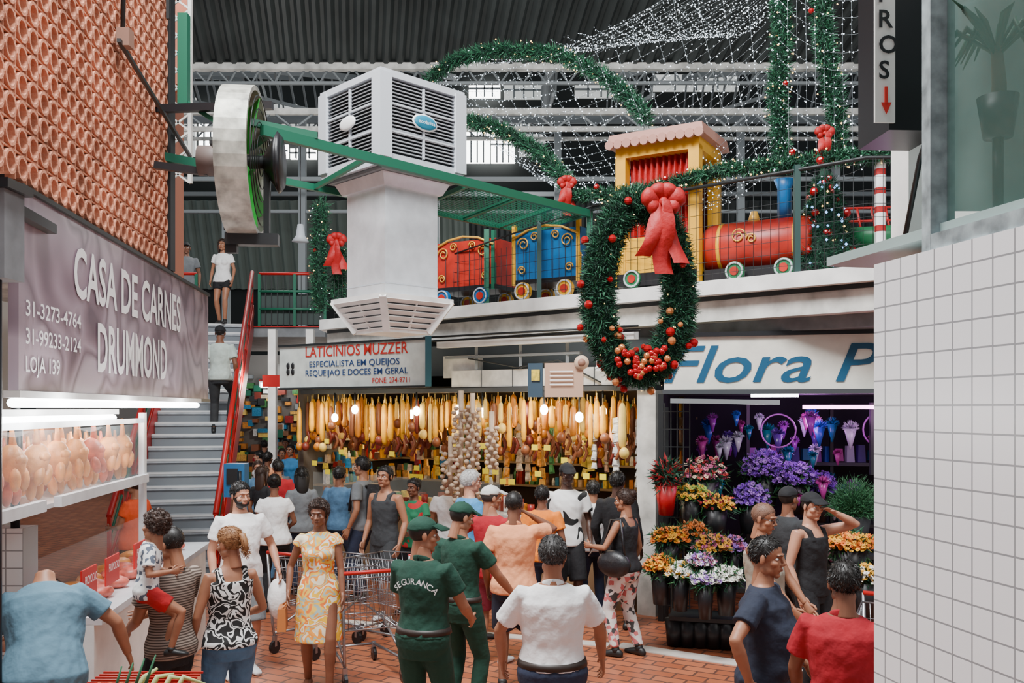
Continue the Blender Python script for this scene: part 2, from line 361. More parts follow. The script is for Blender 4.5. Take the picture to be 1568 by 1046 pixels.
b.beam(fp(2.75,-.1,3.30),fp(5.7,-.1,3.30),.12,.1,WHITE); b.beam(fp(2.8,.0,3.12),fp(4.9,.0,3.12),.08,.03,GREYM)
for s in (3.3,4.0,4.7): b.beam(fp(s,.0,2.95),fp(s,.0,3.3),.04,.06,GREYM)
for s in (3.4,3.9,4.5,5.1): b.beam(fp(s,-.03,2.72),fp(s,-.03,2.94),.012,.012,GREYD)
b.beam(fp(0,.1,2.68),fp(5.9,.1,2.68),.3,.06,GREYD)
for z,t in ((3.39,-.25),(3.34,-.2)): b.tube([fp(2.6,t,z),fp(5.8,t,z)],.014,DARK)
b.tube([fp(3.2,-.05,3.1),fp(4.0,-.05,2.96),fp(4.6,-.05,3.04),fp(5.2,-.05,2.75)],.01,DARK)
b.box(fp(5.78,.15,1.35),(.24,.3,2.7),DIRTY,RF_); b.box(fp(5.5,-.35,3.02),(.3,.2,.3),WHITE,Matrix.Rotation(-.4,3,'Z'))
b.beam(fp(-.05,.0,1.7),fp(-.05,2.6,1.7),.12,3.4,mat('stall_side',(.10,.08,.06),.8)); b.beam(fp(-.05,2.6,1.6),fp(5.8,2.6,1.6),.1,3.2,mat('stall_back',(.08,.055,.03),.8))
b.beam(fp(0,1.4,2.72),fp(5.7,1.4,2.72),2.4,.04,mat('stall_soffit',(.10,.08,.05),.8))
b.build()
b=B('cheese_shop_sign')
SB=mat('sign_board',(.62,.66,.62),.6,var=.15); BL=mat('sign_blue',(.006,.04,.16),.5); RDT=mat('sign_red',(.5,.015,.008),.5)
s0,s1=-.15,2.72
b.beam(fp(s0,-.3,3.05),fp(s1,-.3,3.05),.06,.62,SB); b.beam(fp(s0,-.31,3.37),fp(s1,-.31,3.37),.1,.03,DARK); b.beam(fp(s0,-.31,2.73),fp(s1,-.31,2.73),.1,.03,DARK)
b.beam(fp(s1+.02,-.32,2.73),fp(s1+.02,-.32,3.4),.08,.05,mat('sign_edge_blue',(.01,.07,.10),.5))
b.text('LATICINIOS MUZZER',fp(.42,-.335,3.19),E,up,.16,RDT,width=1.98,bold=.008)
b.text('ESPECIALISTA EM QUEIJOS',fp(.5,-.335,3.04),E,up,.09,BL,width=1.75,bold=.008)
b.text('REQUEIJAO E DOCES EM GERAL',fp(.42,-.335,2.91),E,up,.09,BL,width=1.98,bold=.008)
b.text('FONE: 274-9711',fp(1.75,-.335,2.79),E,up,.075,RDT,width=.68,bold=.005)
for i in range(4): b.ell(fp(.05+.1*(i%2),-.335,2.98+.09*(i//2)),(.035,.01,.05),BLACK,8,6)
b.build()
A2=Vector((1.75,10.45,0)); E2=Vector((.965,-.26,0)).normalized(); N2=Vector((-E2.y,E2.x,0))
def gp(s,t,z): return A2+E2*s+N2*t+Vector((0,0,z))
b=B('flower_shop_sign'); b.beam(gp(0,-.1,2.94),gp(3.2,-.1,2.94),.06,.62,mat('flora_board',(.72,.70,.62),.5,var=.1)); b.beam(gp(0,-.12,3.26),gp(3.2,-.12,3.26),.1,.05,BLACK); b.beam(gp(0,-.12,2.62),gp(3.2,-.12,2.62),.1,.05,DARK)
BL2=mat('flora_blue',(.002,.07,.15),.5)
b.text('Flora P',gp(.0,-.135,2.73),E2,up,.43,BL2,width=2.3,shear=.3,bold=.008)
b.build()
b=B('wall_flower_shop'); b.beam(gp(.05,2.2,1.4),gp(5,2.2,1.4),.1,2.8,mat('flora_back',(.02,.016,.03),.9)); b.beam(gp(-.05,.0,1.3),gp(-.05,2.2,1.3),.06,2.6,DARK)
b.beam(gp(0,.9,2.62),gp(5,.9,2.62),2.4,.05,GREYD); b.beam(gp(0,.05,2.45),gp(0,.05,0),.06,.06,DARK)
for z in (1.0,1.75): b.beam(gp(.9,1.6,z),gp(3.8,1.6,z),.5,.04,GREYD)
for s in (.9,1.9,2.9,3.8): b.beam(gp(s,1.4,0),gp(s,1.4,2.5),.04,.04,DARK)
b.beam(gp(.1,-.25,2.52),gp(1.25,-.25,2.50),.4,.05,GREYM); b.beam(gp(2.25,.3,1.7),gp(2.25,.3,2.5),.05,.05,DARK)
b.build()
b=B('shutter_grille')
for i in range(12): b.beam(gp(-.02,-.05,.2+.2*i),gp(.28,-.05,.2+.2*i),.012,.012,DARK)
for i in range(5): b.beam(gp(.07*i,-.05,.1),gp(.07*i,-.05,2.5),.012,.012,DARK)
b.build()
b=B('flower_shop_lamp'); b.tube([gp(.95,-.15,2.58),gp(1.45,-.15,2.58)],.02,TUBEL); b.tube([gp(1.5,.0,2.45),gp(3.0,.0,2.45)],.022,PURPL)
b.build()
b=B('wrapped_gift_bouquets')
GM=[mat('cellophane',c,.25) for c in ((.22,.02,.28),(.02,.07,.35),(.35,.03,.22),(.4,.36,.5),(.07,.02,.22),(.01,.12,.2))]
for k in range(70):
    m=GM[k%6]; c=gp(random.uniform(.12,3.2),random.uniform(.4,1.2),random.choice((2.28,2.12,1.95,1.3,1.5))+random.uniform(-.08,.1)); r=random.uniform(.05,.10)
    n=110; d=unit(rng.normal(size=(n,3))); d[:,2]=abs(d[:,2])*.8; base=np.array(c)+d*r*.3; tris(b,base,unit(d+rng.normal(size=(n,3))*.3),r*.8,.012,m)
    b.loft([(c-Vector((0,0,r*2.4)),Vector((.01,0,0)),Vector((0,.01,0))),(c,Vector((r*.75,0,0)),Vector((0,r*.55,0)))],m,9)
    if k%3==0: needles(b,[c,c+Vector((0,0,.02))],r*.6,40,[PINE3],.03,.006)
for (s,z,r) in ((1.25,2.18,.19),(2.35,2.2,.19)):
    b.tube([gp(s+r*math.cos(a),.35,z+r*math.sin(a)) for a in np.linspace(0,2*math.pi,25)],.010,mat('hoop_violet',(.35,.06,.45),.3),6)
for i in range(22): b.box(gp(.95+.13*i,1.5,1.86),(.1,.1,random.uniform(.12,.25)),GM[i%6],taper=.8)
b.build()
PV=[];PF=[]
for i in range(7):
    a=2*math.pi*i/7; o=len(PV)
    for r,w,z in ((.1,.0,0),(.65,-.32,.15),(1.,0,.25),(.65,.32,.15)): PV.append((r*math.cos(a)-w*math.sin(a),r*math.sin(a)+w*math.cos(a),z))
    PF.append((o,o+1,o+2,o+3))
PV=np.array(PV)
def rotm(n,tilt=.8):
    out=[]
    for _ in range(n):
        d=Vector((random.gauss(0,tilt),-abs(random.gauss(0,tilt))-.2,1)).normalized(); out.append(np.array(Vector((0,0,1)).rotation_difference(d).to_matrix()))
    return out
LEAF=mat('leaf',(.02,.09,.02),.6)
def flowers(name,c,r,n,cols,size=.035,stem=None):
    b=B(name); c=Vector(c); n=int(n*1.6); size*=.8
    for col in cols:
        m=mat('petal',col,.6,var=.25,vscale=30); k=n//len(cols); d=unit(rng.normal(size=(k,3))); d[:,2]=abs(d[:,2])*1.0-.15; d[:,1]=np.where(rng.random(k)<.7,-abs(d[:,1]),d[:,1])
        pos=np.array(c)+d*np.array(r)*(.7+.5*rng.random((k,1)))
        b.scatter(PV,PF,m,pos,size*(.7+.6*rng.random(k)),rotm(k)); b.scatter(OCT[0],OCT[1],mat('core',tuple(min(1,q*.5) for q in col),.7),pos+np.array((0,-.004,.004)),np.full(k,size*.28))
    b.ell(c,tuple(q*.7 for q in r),PINE2,14,8); needles(b,[c-Vector((r[0]*.5,0,0)),c+Vector((r[0]*.5,0,0))],min(r),n*2,[LEAF,PINE],.09,.011)
    if stem:
        z=c.z-r[2]*.3
        b.loft([((c.x,c.y,z-stem),Vector((r[0]*.5,0,0)),Vector((0,r[0]*.5,0))),((c.x,c.y,z),Vector((r[0]*.68,0,0)),Vector((0,r[0]*.68,0)))],BLACK,16)
    b.build()
Yl=(.75,.36,.01); Or=(.75,.16,.005); Pu=(.16,.035,.42); Wh=(.82,.80,.72); Pk=(.5,.10,.22); Lv=(.32,.15,.52)
for (u,v,d,rx,rz,n,cols) in ((1025,825,9.6,.17,.13,150,[Yl,Or]),(1060,815,9.7,.15,.12,110,[Or,(.6,.2,.05)]),(1090,838,9.4,.18,.14,140,[(.7,.3,.1),Yl,Pk]),(1120,838,9.5,.13,.12,90,[Lv,Pk]),(1012,868,9.0,.15,.12,100,[Or,Yl]),(1042,878,8.9,.13,.11,100,[Wh,Wh,Yl]),(1072,862,8.9,.13,.1,100,[Pk,Lv,Wh]),(1112,884,8.8,.15,.11,110,[Wh]),(1080,890,8.7,.12,.09,80,[Wh,Lv]),
   (1170,722,10.8,.25,.26,330,[Pu,(.3,.1,.6),Lv]),(1215,735,10.7,.25,.22,300,[Pu,Lv,(.25,.08,.5)]),(1250,748,10.9,.22,.22,240,[Pu,(.3,.1,.6)]),(1148,765,10.6,.2,.2,170,[Lv,Pu]),(1080,728,10.5,.24,.24,110,[Pk,(.7,.5,.35),(.45,.03,.03)]),(1060,760,10.1,.2,.15,60,[Yl,(.2,.3,.03)]),(1095,775,10.0,.2,.14,60,[Yl,(.4,.02,.02)]),(1300,835,8.8,.25,.14,140,[Yl,Or]),(1325,885,8.5,.2,.12,90,[Yl,Wh]),(1285,852,9.0,.2,.12,90,[Wh,Pk])):
    flowers('flower_bouquet',at(u,v,d),(rx,rx*.8,rz),n,cols,.034,stem=.33)
b=B('potted_fern'); c=at(1308,790,9.6)
b.loft([(c-Vector((0,0,.3)),Vector((.12,0,0)),Vector((0,.12,0))),(c,Vector((.17,0,0)),Vector((0,.17,0)))],GREYD,16)
n=6000; d=unit(rng.normal(size=(n,3))); d[:,2]=abs(d[:,2]); rr=rng.random((n,1))**.5*.26*(.7+.5*rng.random((n,1))); tris(b,np.array(c)+d*rr*np.array((1,1,1.4)),unit(d+rng.normal(size=(n,3))*.4),.06,.004,mat('fern',(.02,.10,.035),.7)); b.build()
b=B('flower_stand')
for (s,t,z,w) in ((.15,-.6,.55,1.1),(.15,-.95,.3,1.1),(.2,.2,.85,3.),(1.9,-.3,.9,1.8)):
    b.beam(gp(s,t,z),gp(s+w,t,z),.4,.04,DARK)
    for q in (0,w): b.beam(gp(s+q,t,0),gp(s+q,t,z),.04,.04,DARK)
for i in range(9):
    p=gp(.2+.13*i,-1.05,.16); b.loft([(p-Vector((0,0,.15)),Vector((.08,0,0)),Vector((0,.08,0))),(p+Vector((0,0,.12)),Vector((.1,0,0)),Vector((0,.1,0)))],BLACK,12)
p=at(1020,765,10.0); b.loft([(p-Vector((0,0,.17)),Vector((.08,0,0)),Vector((0,.08,0))),(p+Vector((0,0,.15)),Vector((.12,0,0)),Vector((0,.12,0)))],mat('red_bucket',(.45,.006,.01),.4),14)
needles(b,[p+Vector((0,0,.2)),p+Vector((0,0,.32))],.15,500,[PINE,PINE2,mat('rosebud',(.28,.006,.01),.6)],.1,.014)
b.build()
# ------------------------------------------------------------------ cheese stall goods
CH=[mat('cheese_yellow',(.75,.37,.015),.35,var=.3),mat('cheese_amber',(.5,.17,.012),.35,var=.3),mat('cheese_pale',(.82,.55,.12),.4,var=.25),mat('salami_red',(.16,.02,.01),.45),mat('sausage_brown',(.22,.07,.025),.4)]
b=B('hanging_cheeses')
def gourd(p,L,r,m):
    X=Vector((1,0,0));Y=Vector((0,1,0)); R=[]
    for t,k in ((0,.25),(.04,.55),(.1,.8),(.4,.9),(.75,1.),(.92,.8),(.98,.4)): R.append((p-Vector((0,0,t*L)),X*r*k,Y*r*k))
    b.loft(R,m,9); b.tube([p,p+Vector((0,0,.08))],.006,CH[2],4)
for row,(t,zt) in enumerate(((-.12,2.58),(.05,2.62),(.28,2.6),(.55,2.58),(.9,2.55))):
    s=.05
    while s<5.55:
        L=random.choice((.28,.38,.48,.55,.6)); r=random.uniform(.03,.052)
        if random.random()<(.72 if row==0 else .92):
            gourd(fp(s,t,zt-random.random()*.12),L,r,random.choices(CH,[7,3,2,.8,1.4])[0])
        if random.random()<.4:
            p=fp(s+.04,t-.03,zt-L-.05); b.ell(p-Vector((0,0,.07)),(.06,.06,.07),random.choice(CH[1:]),9,7)
        s+=random.uniform(.085,.15)
for i in range(120):
    s=random.uniform(.1,5.5); z=random.uniform(1.95,2.15); p=fp(s,random.uniform(-.1,.4),z); b.tube([p,p+Vector((.03,0,-.08)),p+Vector((-.01,0,-.18))],[.02,.024,.02],random.choice(CH[3:]),7,round=True)
b.build()
b=B('garlic_braids'); GA=mat('garlic',(.55,.40,.28),.6,var=.25)
for (u,zt,L,rr) in ((706,2.45,1.25,.085),(724,2.42,1.1,.07),(690,1.9,.5,.1),(753,2.2,.5,.06)):
    q=at(u,625,11.0)
    for k in range(int(L*60)):
        z=zt-k/60; a=k*2.4; b.ell((q.x+rr*math.cos(a),q.y+rr*math.sin(a),z),(.032,.032,.028),GA,8,6)
    b.tube([(q.x,q.y,zt+.2),(q.x,q.y,zt-L)],.03,GA,6)
b.build()
b=B('hanging_snack_bags')
PK=[mat('pack',c,.35,var=.35,vscale=25) for c in ((.5,.38,.25),(.55,.2,.02),(.02,.16,.3),(.65,.48,.05),(.25,.01,.01),(.6,.6,.58),(.04,.15,.04),(.2,.09,.04),(.65,.34,.06))]
for col in range(24):
    s=2.75+col*.12+random.uniform(-.03,.03); m=random.choice(PK); w=random.uniform(.05,.1); t=random.uniform(-.08,.35)
    z=random.uniform(2.1,2.35); zb=random.uniform(1.35,1.8)
    while z>zb:
        p=fp(s,t,z); Rk=RF_@Matrix.Rotation(random.uniform(-.2,.2),3,'Y'); h=random.uniform(.07,.13)
        b.box(p,(w,.025,h),m,Rk,taper=.75); b.box(p,(w*.8,.05,h*.6),m,Rk,taper=.8); z-=h+.015
for i in range(70):
    s=random.uniform(.1,2.8); p=fp(s,random.uniform(.2,.6),random.uniform(1.45,1.95)); b.box(p,(random.uniform(.05,.11),.04,random.uniform(.08,.16)),random.choice(PK),RF_,taper=.8)
b.build()
b=B('cheese_counter')
b.beam(fp(.1,.35,.5),fp(5.6,.35,.5),.6,1.,mat('counter_front',(.2,.12,.06),.6)); b.beam(fp(.1,.35,1.02),fp(5.6,.35,1.02),.7,.05,GALV)
b.beam(fp(.1,.12,1.25),fp(3.6,.12,1.25),.01,.42,GLASS)
SHF=mat('shelf',(.2,.14,.08),.7)
for z in (1.25,1.6,1.95,2.3): b.beam(fp(.1,2.2,z),fp(5.6,2.2,z),.5,.03,SHF); b.beam(fp(.15,.2,z),fp(.15,2.3,z),.3,.03,SHF)
b.build()
b=B('shelf_goods')
def jar(p,i):
    h=random.uniform(.12,.27); m=random.choice(PK+CH[:3])
    if i%3==0: b.box(p+Vector((0,0,h/2)),(.06,.08,h),m,RF_)
    else: b.tube([p,p+Vector((0,0,h*.7)),p+Vector((0,0,h*.8)),p+Vector((0,0,h))],[.028,.028,.014,.014],m,8)
for z in (1.25,1.6,1.95,2.3):
    for i in range(78):
        if random.random()<.94: jar(fp(.15+i*.07,2.0+random.random()*.1,z),i)
    for i in range(28): jar(fp(.2+random.random()*.08,.25+i*.07,z),i)
for i in range(130):
    h=random.uniform(.08,.22); s=random.uniform(.2,5.4); p=fp(s,random.uniform(.1,.5),1.05)
    if i%2: b.tube([p,p+Vector((0,0,h))],.05,random.choice(PK+CH),9)
    else: b.box(p+Vector((0,0,h/2)),(.09,.07,h),random.choice(PK+CH),RF_)
b.build()
b=B('yellow_price_tags'); YT=mat('tag_yellow',(.82,.66,.02),.5)
for i in range(30): b.box(fp(random.uniform(.2,5.5),-.16,random.choice((1.5,1.62,1.8,1.95,1.2))),(.09,.01,.07),YT,RF_)
b.build()
b=B('stall_light_bulbs')
BP=[fp(s,t,zz) for s,t,zz in ((.5,.2,2.42),(.9,-.22,2.3),(1.3,-.22,2.42),(2.0,.2,2.35),(2.45,-.22,2.4),(2.7,.4,2.42),(3.15,-.2,2.42),(3.4,.0,2.38),(3.9,.2,2.42),(4.5,-.22,2.42),(5.2,.0,2.4),(4.2,.6,2.42),(5.0,-.22,2.33))]
for p in BP: b.ell(p,(.05,.05,.065),BULB,10,8); b.tube([p+Vector((0,0,.06)),Vector((p.x,p.y,2.66))],.012,DARK,6)
b.build()
b=B('wall_poster_panel'); q=at(853,582,10.7)
Rp=Matrix.Rotation(-.3,3,'Z')
b.box(q+Vector((.08,0,0)),(.46,.03,.4),mat('poster_beige',(.5,.31,.21),.6),Rp); b.box(q+Vector((-.25,.08,0)),(.18,.03,.4),mat('poster_dark',(.03,.06,.09),.5),Rp)
b.tube([q+Vector((.28,-.1,.2)),q+Vector((.28,-.06,.2))],.085,mat('poster_disc',(.6,.42,.3),.6),20); b.tube([q+Vector((.28,-.11,.2)),q+Vector((.28,-.1,.2))],.045,mat('poster_disc2',(.3,.15,.1),.6),20)
for i in range(4): b.box(q+Vector((.05,-.03,.1-.05*i)),(.28,.01,.012),TW,Rp)
b.box(q+Vector((-.25,.05,.06)),(.1,.012,.13),PK[3],Rp)
b.build()
# ------------------------------------------------------------------ stairs
SD=Vector((-.2027,1,0)).normalized(); SX=Vector((1,.2027,0)).normalized()
SR=Vector((-3.92,12,0)); LEN=6.0; ns=22; ZT=4.05; WS=1.25
TR=mat('stair_tread',(.36,.39,.42),.6,var=.2,vscale=8); TR2=mat('stair_riser',(.18,.20,.22),.7); NOS=mat('stair_nosing',(.62,.64,.65),.5)
b=B('staircase')
rot=Matrix.Rotation(math.atan2(.2027,1),3,'Z')
for i in range(ns):
    y=i*LEN/ns; z=(i+1)*ZT/ns; c=SR+SD*(y+LEN/ns/2)-SX*(WS/2)
    b.box(c+Vector((0,0,z-.03)),(WS,LEN/ns+.03,.05),TR,rot); b.box(c+Vector((0,0,z-.12))-SD*(LEN/ns/2-.02),(WS,.02,.19),TR2,rot)
    b.box(c+Vector((0,0,z-.008))-SD*(LEN/ns/2),(WS,.04,.03),NOS,rot)
for off in (0.03,-WS-.03):
    o=SX*off; b.beam(SR+o+Vector((0,0,.1)),SR+o+SD*LEN+Vector((0,0,ZT+.0)),.05,.26,REDM)
    for k,hh in enumerate((1.05,.75,.45)): b.tube([SR+o+Vector((0,0,hh)),SR+o+SD*LEN+Vector((0,0,ZT+hh))],.04 if k==0 else .018,REDM if k!=1 else GREENM,8)
    for i in range(9): q=SR+o+SD*(LEN*i/8)+Vector((0,0,ZT*i/8)); b.beam(q,q+Vector((0,0,1.05)),.04,.04,REDM)
    b.beam(SR+o+SX*.03+Vector((0,0,.32)),SR+o+SX*.03+SD*LEN+Vector((0,0,ZT+.32)),.01,.2,REDM)
b.build()
b=B('floor_landing'); b.box((-6.3,20.4,3.95),(5.2,4.6,.2),CONC); b.beam((-8.8,18.1,4.05),(-3.8,18.1,4.05),.1,.02,REDM)
b.build()
b=B('landing_railing')
for z in (4.4,4.75,5.1): b.tube([(-8.8,18.1,z),(-6.25,18.1,z)],.03,REDM); b.tube([(-5.0,18.1,z),(-3.7,18.1,z)],.03,GREENM if z<5 else REDM)
for x in (-8.6,-7.7,-6.8,-6.25,-5.0,-4.3,-3.7): b.beam((x,18.1,4.05),(x,18.1,5.1),.05,.05,GREENM)
for x in np.linspace(-5.,-3.7,12): b.beam((x,18.1,4.05),(x,18.1,5.1),.012,.012,DARK)
b.box((-4.35,18.2,4.4),(1.3,.03,.6),mat('railing_panel',(.03,.05,.045),.6))
b.build()
b=B('payphone'); q=at(362,735,11.6); b.box(q,(.26,.2,.42),mat('phone_blue',(.015,.12,.28),.4)); b.box(q+Vector((-.02,-.11,.05)),(.14,.02,.2),BLACK); b.tube([q+Vector((.08,-.12,.12)),q+Vector((.08,-.13,-.1))],.02,BLACK)
b.beam((q.x,q.y+.05,0),(q.x,q.y+.05,q.z),.08,.08,GREYD); b.build()
b=B('market_far_stalls')
b.box((-7,27,2),(14,.2,4),mat('far_wall',(.15,.14,.13),.8))
for i in range(520):
    b.box((random.uniform(-10,-1),26.7+random.random()*.1,random.uniform(.3,3.4)),(random.uniform(.08,.3),.2,random.uniform(.08,.25)),random.choice(PK+CH+[WHITE,REDM,GREENM,DARK,DARK,GREYM]))
for x in (-6.8,-5.6,-4.2): b.box((x,26.4,3.1),(.9,.1,.14),TUBEL)
b.box((-5.5,17.6,3.05),(.5,.05,.16),mat('exit_green',(.01,.25,.1),.4,emit=.5))
for x in (-4.45,-3.75): b.beam((x,17,0),(x,17,3.9),.14,.14,WHITE)
b.box((-4.6,19,3.2),(.8,.05,.3),mat('hanging_board',(.5,.5,.48),.5)); b.box((-4.05,15.5,2.9),(.35,.05,.2),REDM)
b.build()
# ------------------------------------------------------------------ roof
def corr(b,o,du,dv,nu,amp,m,per):
    L=du.length; ud=du.normalized(); nn=ud.cross(dv).normalized(); V=[];Fc=[]
    k=int(L/per)*4
    for i in range(k+1):
        s=L*i/k; h=amp if (i%4) in (1,2) else -amp
        p=o+ud*s+nn*h; V+= [tuple(p),tuple(p+dv)]
    for i in range(k): Fc.append((2*i,2*i+2,2*i+3,2*i+1))
    b.add(V,Fc,m)
b=B('ceiling_roof')
corr(b,Vector((-14,20,9.95)),Vector((34,0,0)),Vector((1.7,-10,3.6)),0,.05,CORR,.3)
b.build()
b=B('roof_gutter_truss')
b.beam((-14,20,9.9),(16,20,9.9),.2,.14,DIRTY); b.beam((-14,20.2,9.62),(16,20.2,9.62),.08,.06,GREYM)
for i in range(60): x=-14+i*.5; b.beam((x,20,9.9),(x+.25,20.2,9.62),.03,.03,GREYM); b.beam((x+.25,20.2,9.62),(x+.5,20,9.9),.03,.03,GREYM)
for z,y,w,m in ((9.25,21,.14,DIRTY),(8.85,21,.1,DIRTY),(8.2,23,.1,GREYM),(7.6,24,.08,GREYM),(10.6,26,.12,GREYM),(10.1,26,.08,DIRTY),(9.0,28,.12,GREYM),(12,30,.15,GREYM)):
    b.beam((-14,y,z),(18,y,z),.1,w,m)
for i in range(28): x=-12+i; b.beam((x,21,8.85),(x+.5,21,9.25),.04,.04,GREYM); b.beam((x+.5,21,9.25),(x+1,21,8.85),.04,.04,GREYM); b.beam((x,26,10.1),(x+.5,26,10.6),.04,.04,GREYM); b.beam((x+.5,26,10.6),(x+1,26,10.1),.04,.04,GREYM)
for x in (-9.5,-7.5,-5.5,-2,1.2,3.4,6,8.5):
    b.beam((x,24,3.8),(x,24,10),.18,.18,GREYM)
    b.beam((x-.3,20,9.9),(x,32,14),.12,.2,GREYM); b.beam((x-.3,20,9.3),(x,32,12.5),.06,.08,GREYM)
    for k in range(8): y=20.5+k*1.4; b.beam((x-.2,y,9.9+(y-20)*.34),(x-.2,y+.7,9.3+(y-19.3)*.267),.05,.05,GREYM)
b.build()
b=B('wall_back_clerestory')
b.box((0,33,3.4),(60,.2,6.9),mat('far_dark',(.008,.010,.010),.9))
corr(b,Vector((-20,31.5,9.6)),Vector((18.5,0,0)),Vector((0,1.2,-2.9)),0,.06,CORR2,.4); corr(b,Vector((-1.5,31.5,9.6)),Vector((28,0,0)),Vector((0,1.2,-2.9)),0,.06,CORR,.4)
b.box((0,34,13),(70,.2,12),mat('far_dark2',(.012,.015,.015),.9))
for (u0,u1,v0,v1,m) in ((718,766,126,150,PANE),(772,832,128,152,PANE2),(712,750,172,250,PANE),(752,788,196,250,PANE),(790,812,178,196,PANE2),(305,345,165,232,PANE),(260,300,150,240,PANE2),(350,455,160,182,PANE2),(395,440,188,215,PANE2),(405,442,222,243,PANE),(445,485,228,244,PANE),(445,485,190,218,PANE2),(795,835,206,240,PANE2),(1000,1130,115,140,PANE2),(880,960,128,150,PANE2)):
    p=at(u0,v0,33.6);q=at(u1,v1,33.6); b.box((p+q)/2,(q.x-p.x,.1,p.z-q.z),m)
    for k in range(1,4): x=p.x+(q.x-p.x)*k/4; b.box((x,33.45,(p.z+q.z)/2),(.05,.1,p.z-q.z),GREYM)
    b.box(((p.x+q.x)/2,33.45,(p.z+q.z)/2),(q.x-p.x,.1,.05),GREYM)
b.build()
b=B('ladder_truss')
for x in (-3.78,-3.52): b.beam((x,10.,4.9),(x,10.,7.6),.04,.04,DIRTY)
for i in range(14): z=4.9+i*.19; b.beam((-3.78,10,z),(-3.52,10,z+.19),.02,.02,DIRTY); b.beam((-3.52,10,z),(-3.78,10,z+.19),.02,.02,DIRTY)
b.build()
# ------------------------------------------------------------------ green frame, net platform
b=B('steel_support_frame'); z=4.87
p0=Vector((-2.19,8,z));p1=Vector((.99,11.45,z)); q0=Vector((-3.0,9.2,z)); q1=Vector((.3,12.7,z))
b.beam(p0,p1,.06,.09,GREENM); b.beam(q0,q1,.05,.07,GREENM); b.beam(Vector((-3.45,8.6,z-.03)),q0,.05,.08,GREENM)
for t in (0.02,.25,.55,.72,.86,.99): b.beam(p0.lerp(p1,t),q0.lerp(q1,t),.04,.05,GREENM)
for t in np.linspace(.56,.99,40): b.beam(p0.lerp(p1,t),q0.lerp(q1,t),.006,.006,GREENM)
for t in np.linspace(0,1,22): b.beam(p0.lerp(q0,t).lerp(p1.lerp(q1,t),.56),p0.lerp(q0,t).lerp(p1.lerp(q1,t),.99),.006,.006,GREENM)
b.beam((-3.05,8.5,5.2),(-3.05,8.5,6.1),.09,.09,GREENM); b.beam((-3.4,8.5,5.22),(-2.2,8.4,5.22),.06,.07,BLACK); b.beam((-3.05,8.5,5.3),(-2.6,8.5,5.0),.04,.04,GREENM)
b.beam((.97,11.45,3.86),(.97,11.45,4.9),.07,.07,GREENM); b.beam((-.35,12.6,3.86),(-.35,12.6,4.9),.07,.07,GREENM)
b.build()
b=B('evaporative_cooler'); C=Vector((-1.31,10.,0)); Rz=Matrix.Rotation(math.radians(44),3,'Z')
def cp(x,y,z): return C+Rz@Vector((x,y,0))+Vector((0,0,z))
b.box(cp(0,0,5.4),(1.0,1.0,.82),mat('cooler_inner',(.015,.017,.02),.8),Rz); b.box(cp(0,0,4.98),(1.10,1.10,.12),GREYP,Rz)
b.box(cp(0,0,5.85),(1.12,1.12,.07),GREYP,Rz); b.box(cp(0,0,5.91),(1.1,1.1,.06),GREYP,Rz,taper=.8)
for sx in (-1,1):
    for sy in (-1,1): b.box(cp(sx*.5,sy*.5,5.42),(.15,.15,.86),GREYP,Rz)
for k in range(4):
    Rk=Rz@Matrix.Rotation(k*math.pi/2,3,'Z'); n_=Rk@Vector((0,-1,0)); x_=Rk@Vector((1,0,0))
    for i in range(20):
        zz=5.08+i*.037; b.box(C+n_*.53+Vector((0,0,zz)),(.88,.04,.010),GREYP,Rk@Matrix.Rotation(.5,3,'X'))
    b.box(C+n_*.545+Vector((0,0,5.42)),(.02,.03,.74),GREYP,Rk)
    for zz in (5.27,5.55): b.box(C+n_*.545+Vector((0,0,zz)),(.86,.03,.02),GREYP,Rk)
    if k in (0,3): b.ell(C+n_*.58+Vector((0,0,5.43)),(.15,.02,.075),mat('label_blue',(.01,.2,.32),.4) if k==0 else TW,18,8,R=Rk)
    if k==0: b.ell(C+n_*.572+Vector((0,0,5.43)),(.17,.018,.09),TW,18,8,R=Rk); b.text('ecobrisa',C+n_*.602-x_*.11+Vector((0,0,5.41)),x_,up,.04,TW,width=.22)
b.box(cp(0,0,4.2),(.70,.70,1.3),GALV,Rz); b.box(cp(0,0,4.82),(.78,.78,.12),GALV,Rz,taper=1.15); b.box(cp(0,0,4.9),(1.0,1.0,.03),GREYM,Rz)
for zz in (3.75,): b.box(cp(0,0,zz),(.706,.706,.010),GREYP,Rz)
b.box(cp(0,0,3.6),(.95,.95,.05),WHITE,Rz)
Rx=Matrix.Rotation(math.pi,3,'X')
b.box(cp(0,0,3.42),(.84,.84,.30),GREYM,Rz@Rx,taper=.62)
for k in range(4):
    Rk=Rz@Matrix.Rotation(k*math.pi/2,3,'Z'); n_=Rk@Vector((0,-1,0)); x_=Rk@Vector((1,0,0))
    for i in range(6):
        f=i/5; b.box(C+n_*(.45-.17*f)+Vector((0,0,3.56-.29*f)),(.9-.34*f,.06,.012),WHITE,Rk@Matrix.Rotation(-.6,3,'X'))
    b.beam(C+n_*.46+x_*.46+Vector((0,0,3.6)),C+n_*.28+x_*.28+Vector((0,0,3.26)),.07,.07,WHITE)
    b.beam(C+n_*.46+Vector((0,0,3.6)),C+n_*.28+Vector((0,0,3.26)),.02,.02,WHITE)
b.box(cp(0,0,3.26),(.58,.58,.03),WHITE,Rz)
b.build()
b=B('industrial_fan'); fc=at(373,248,8.0); ax=Vector((1,.11,0)).normalized(); ay=Vector((-.11,1,0)).normalized(); az=Vector((0,0,1))
FG=mat('fan_galvanised',(.38,.38,.33),.5,.3,var=.55,vscale=7); FGr=mat('fan_blade_green',(.02,.36,.04),.4)
n=40;V=[];Fc=[]
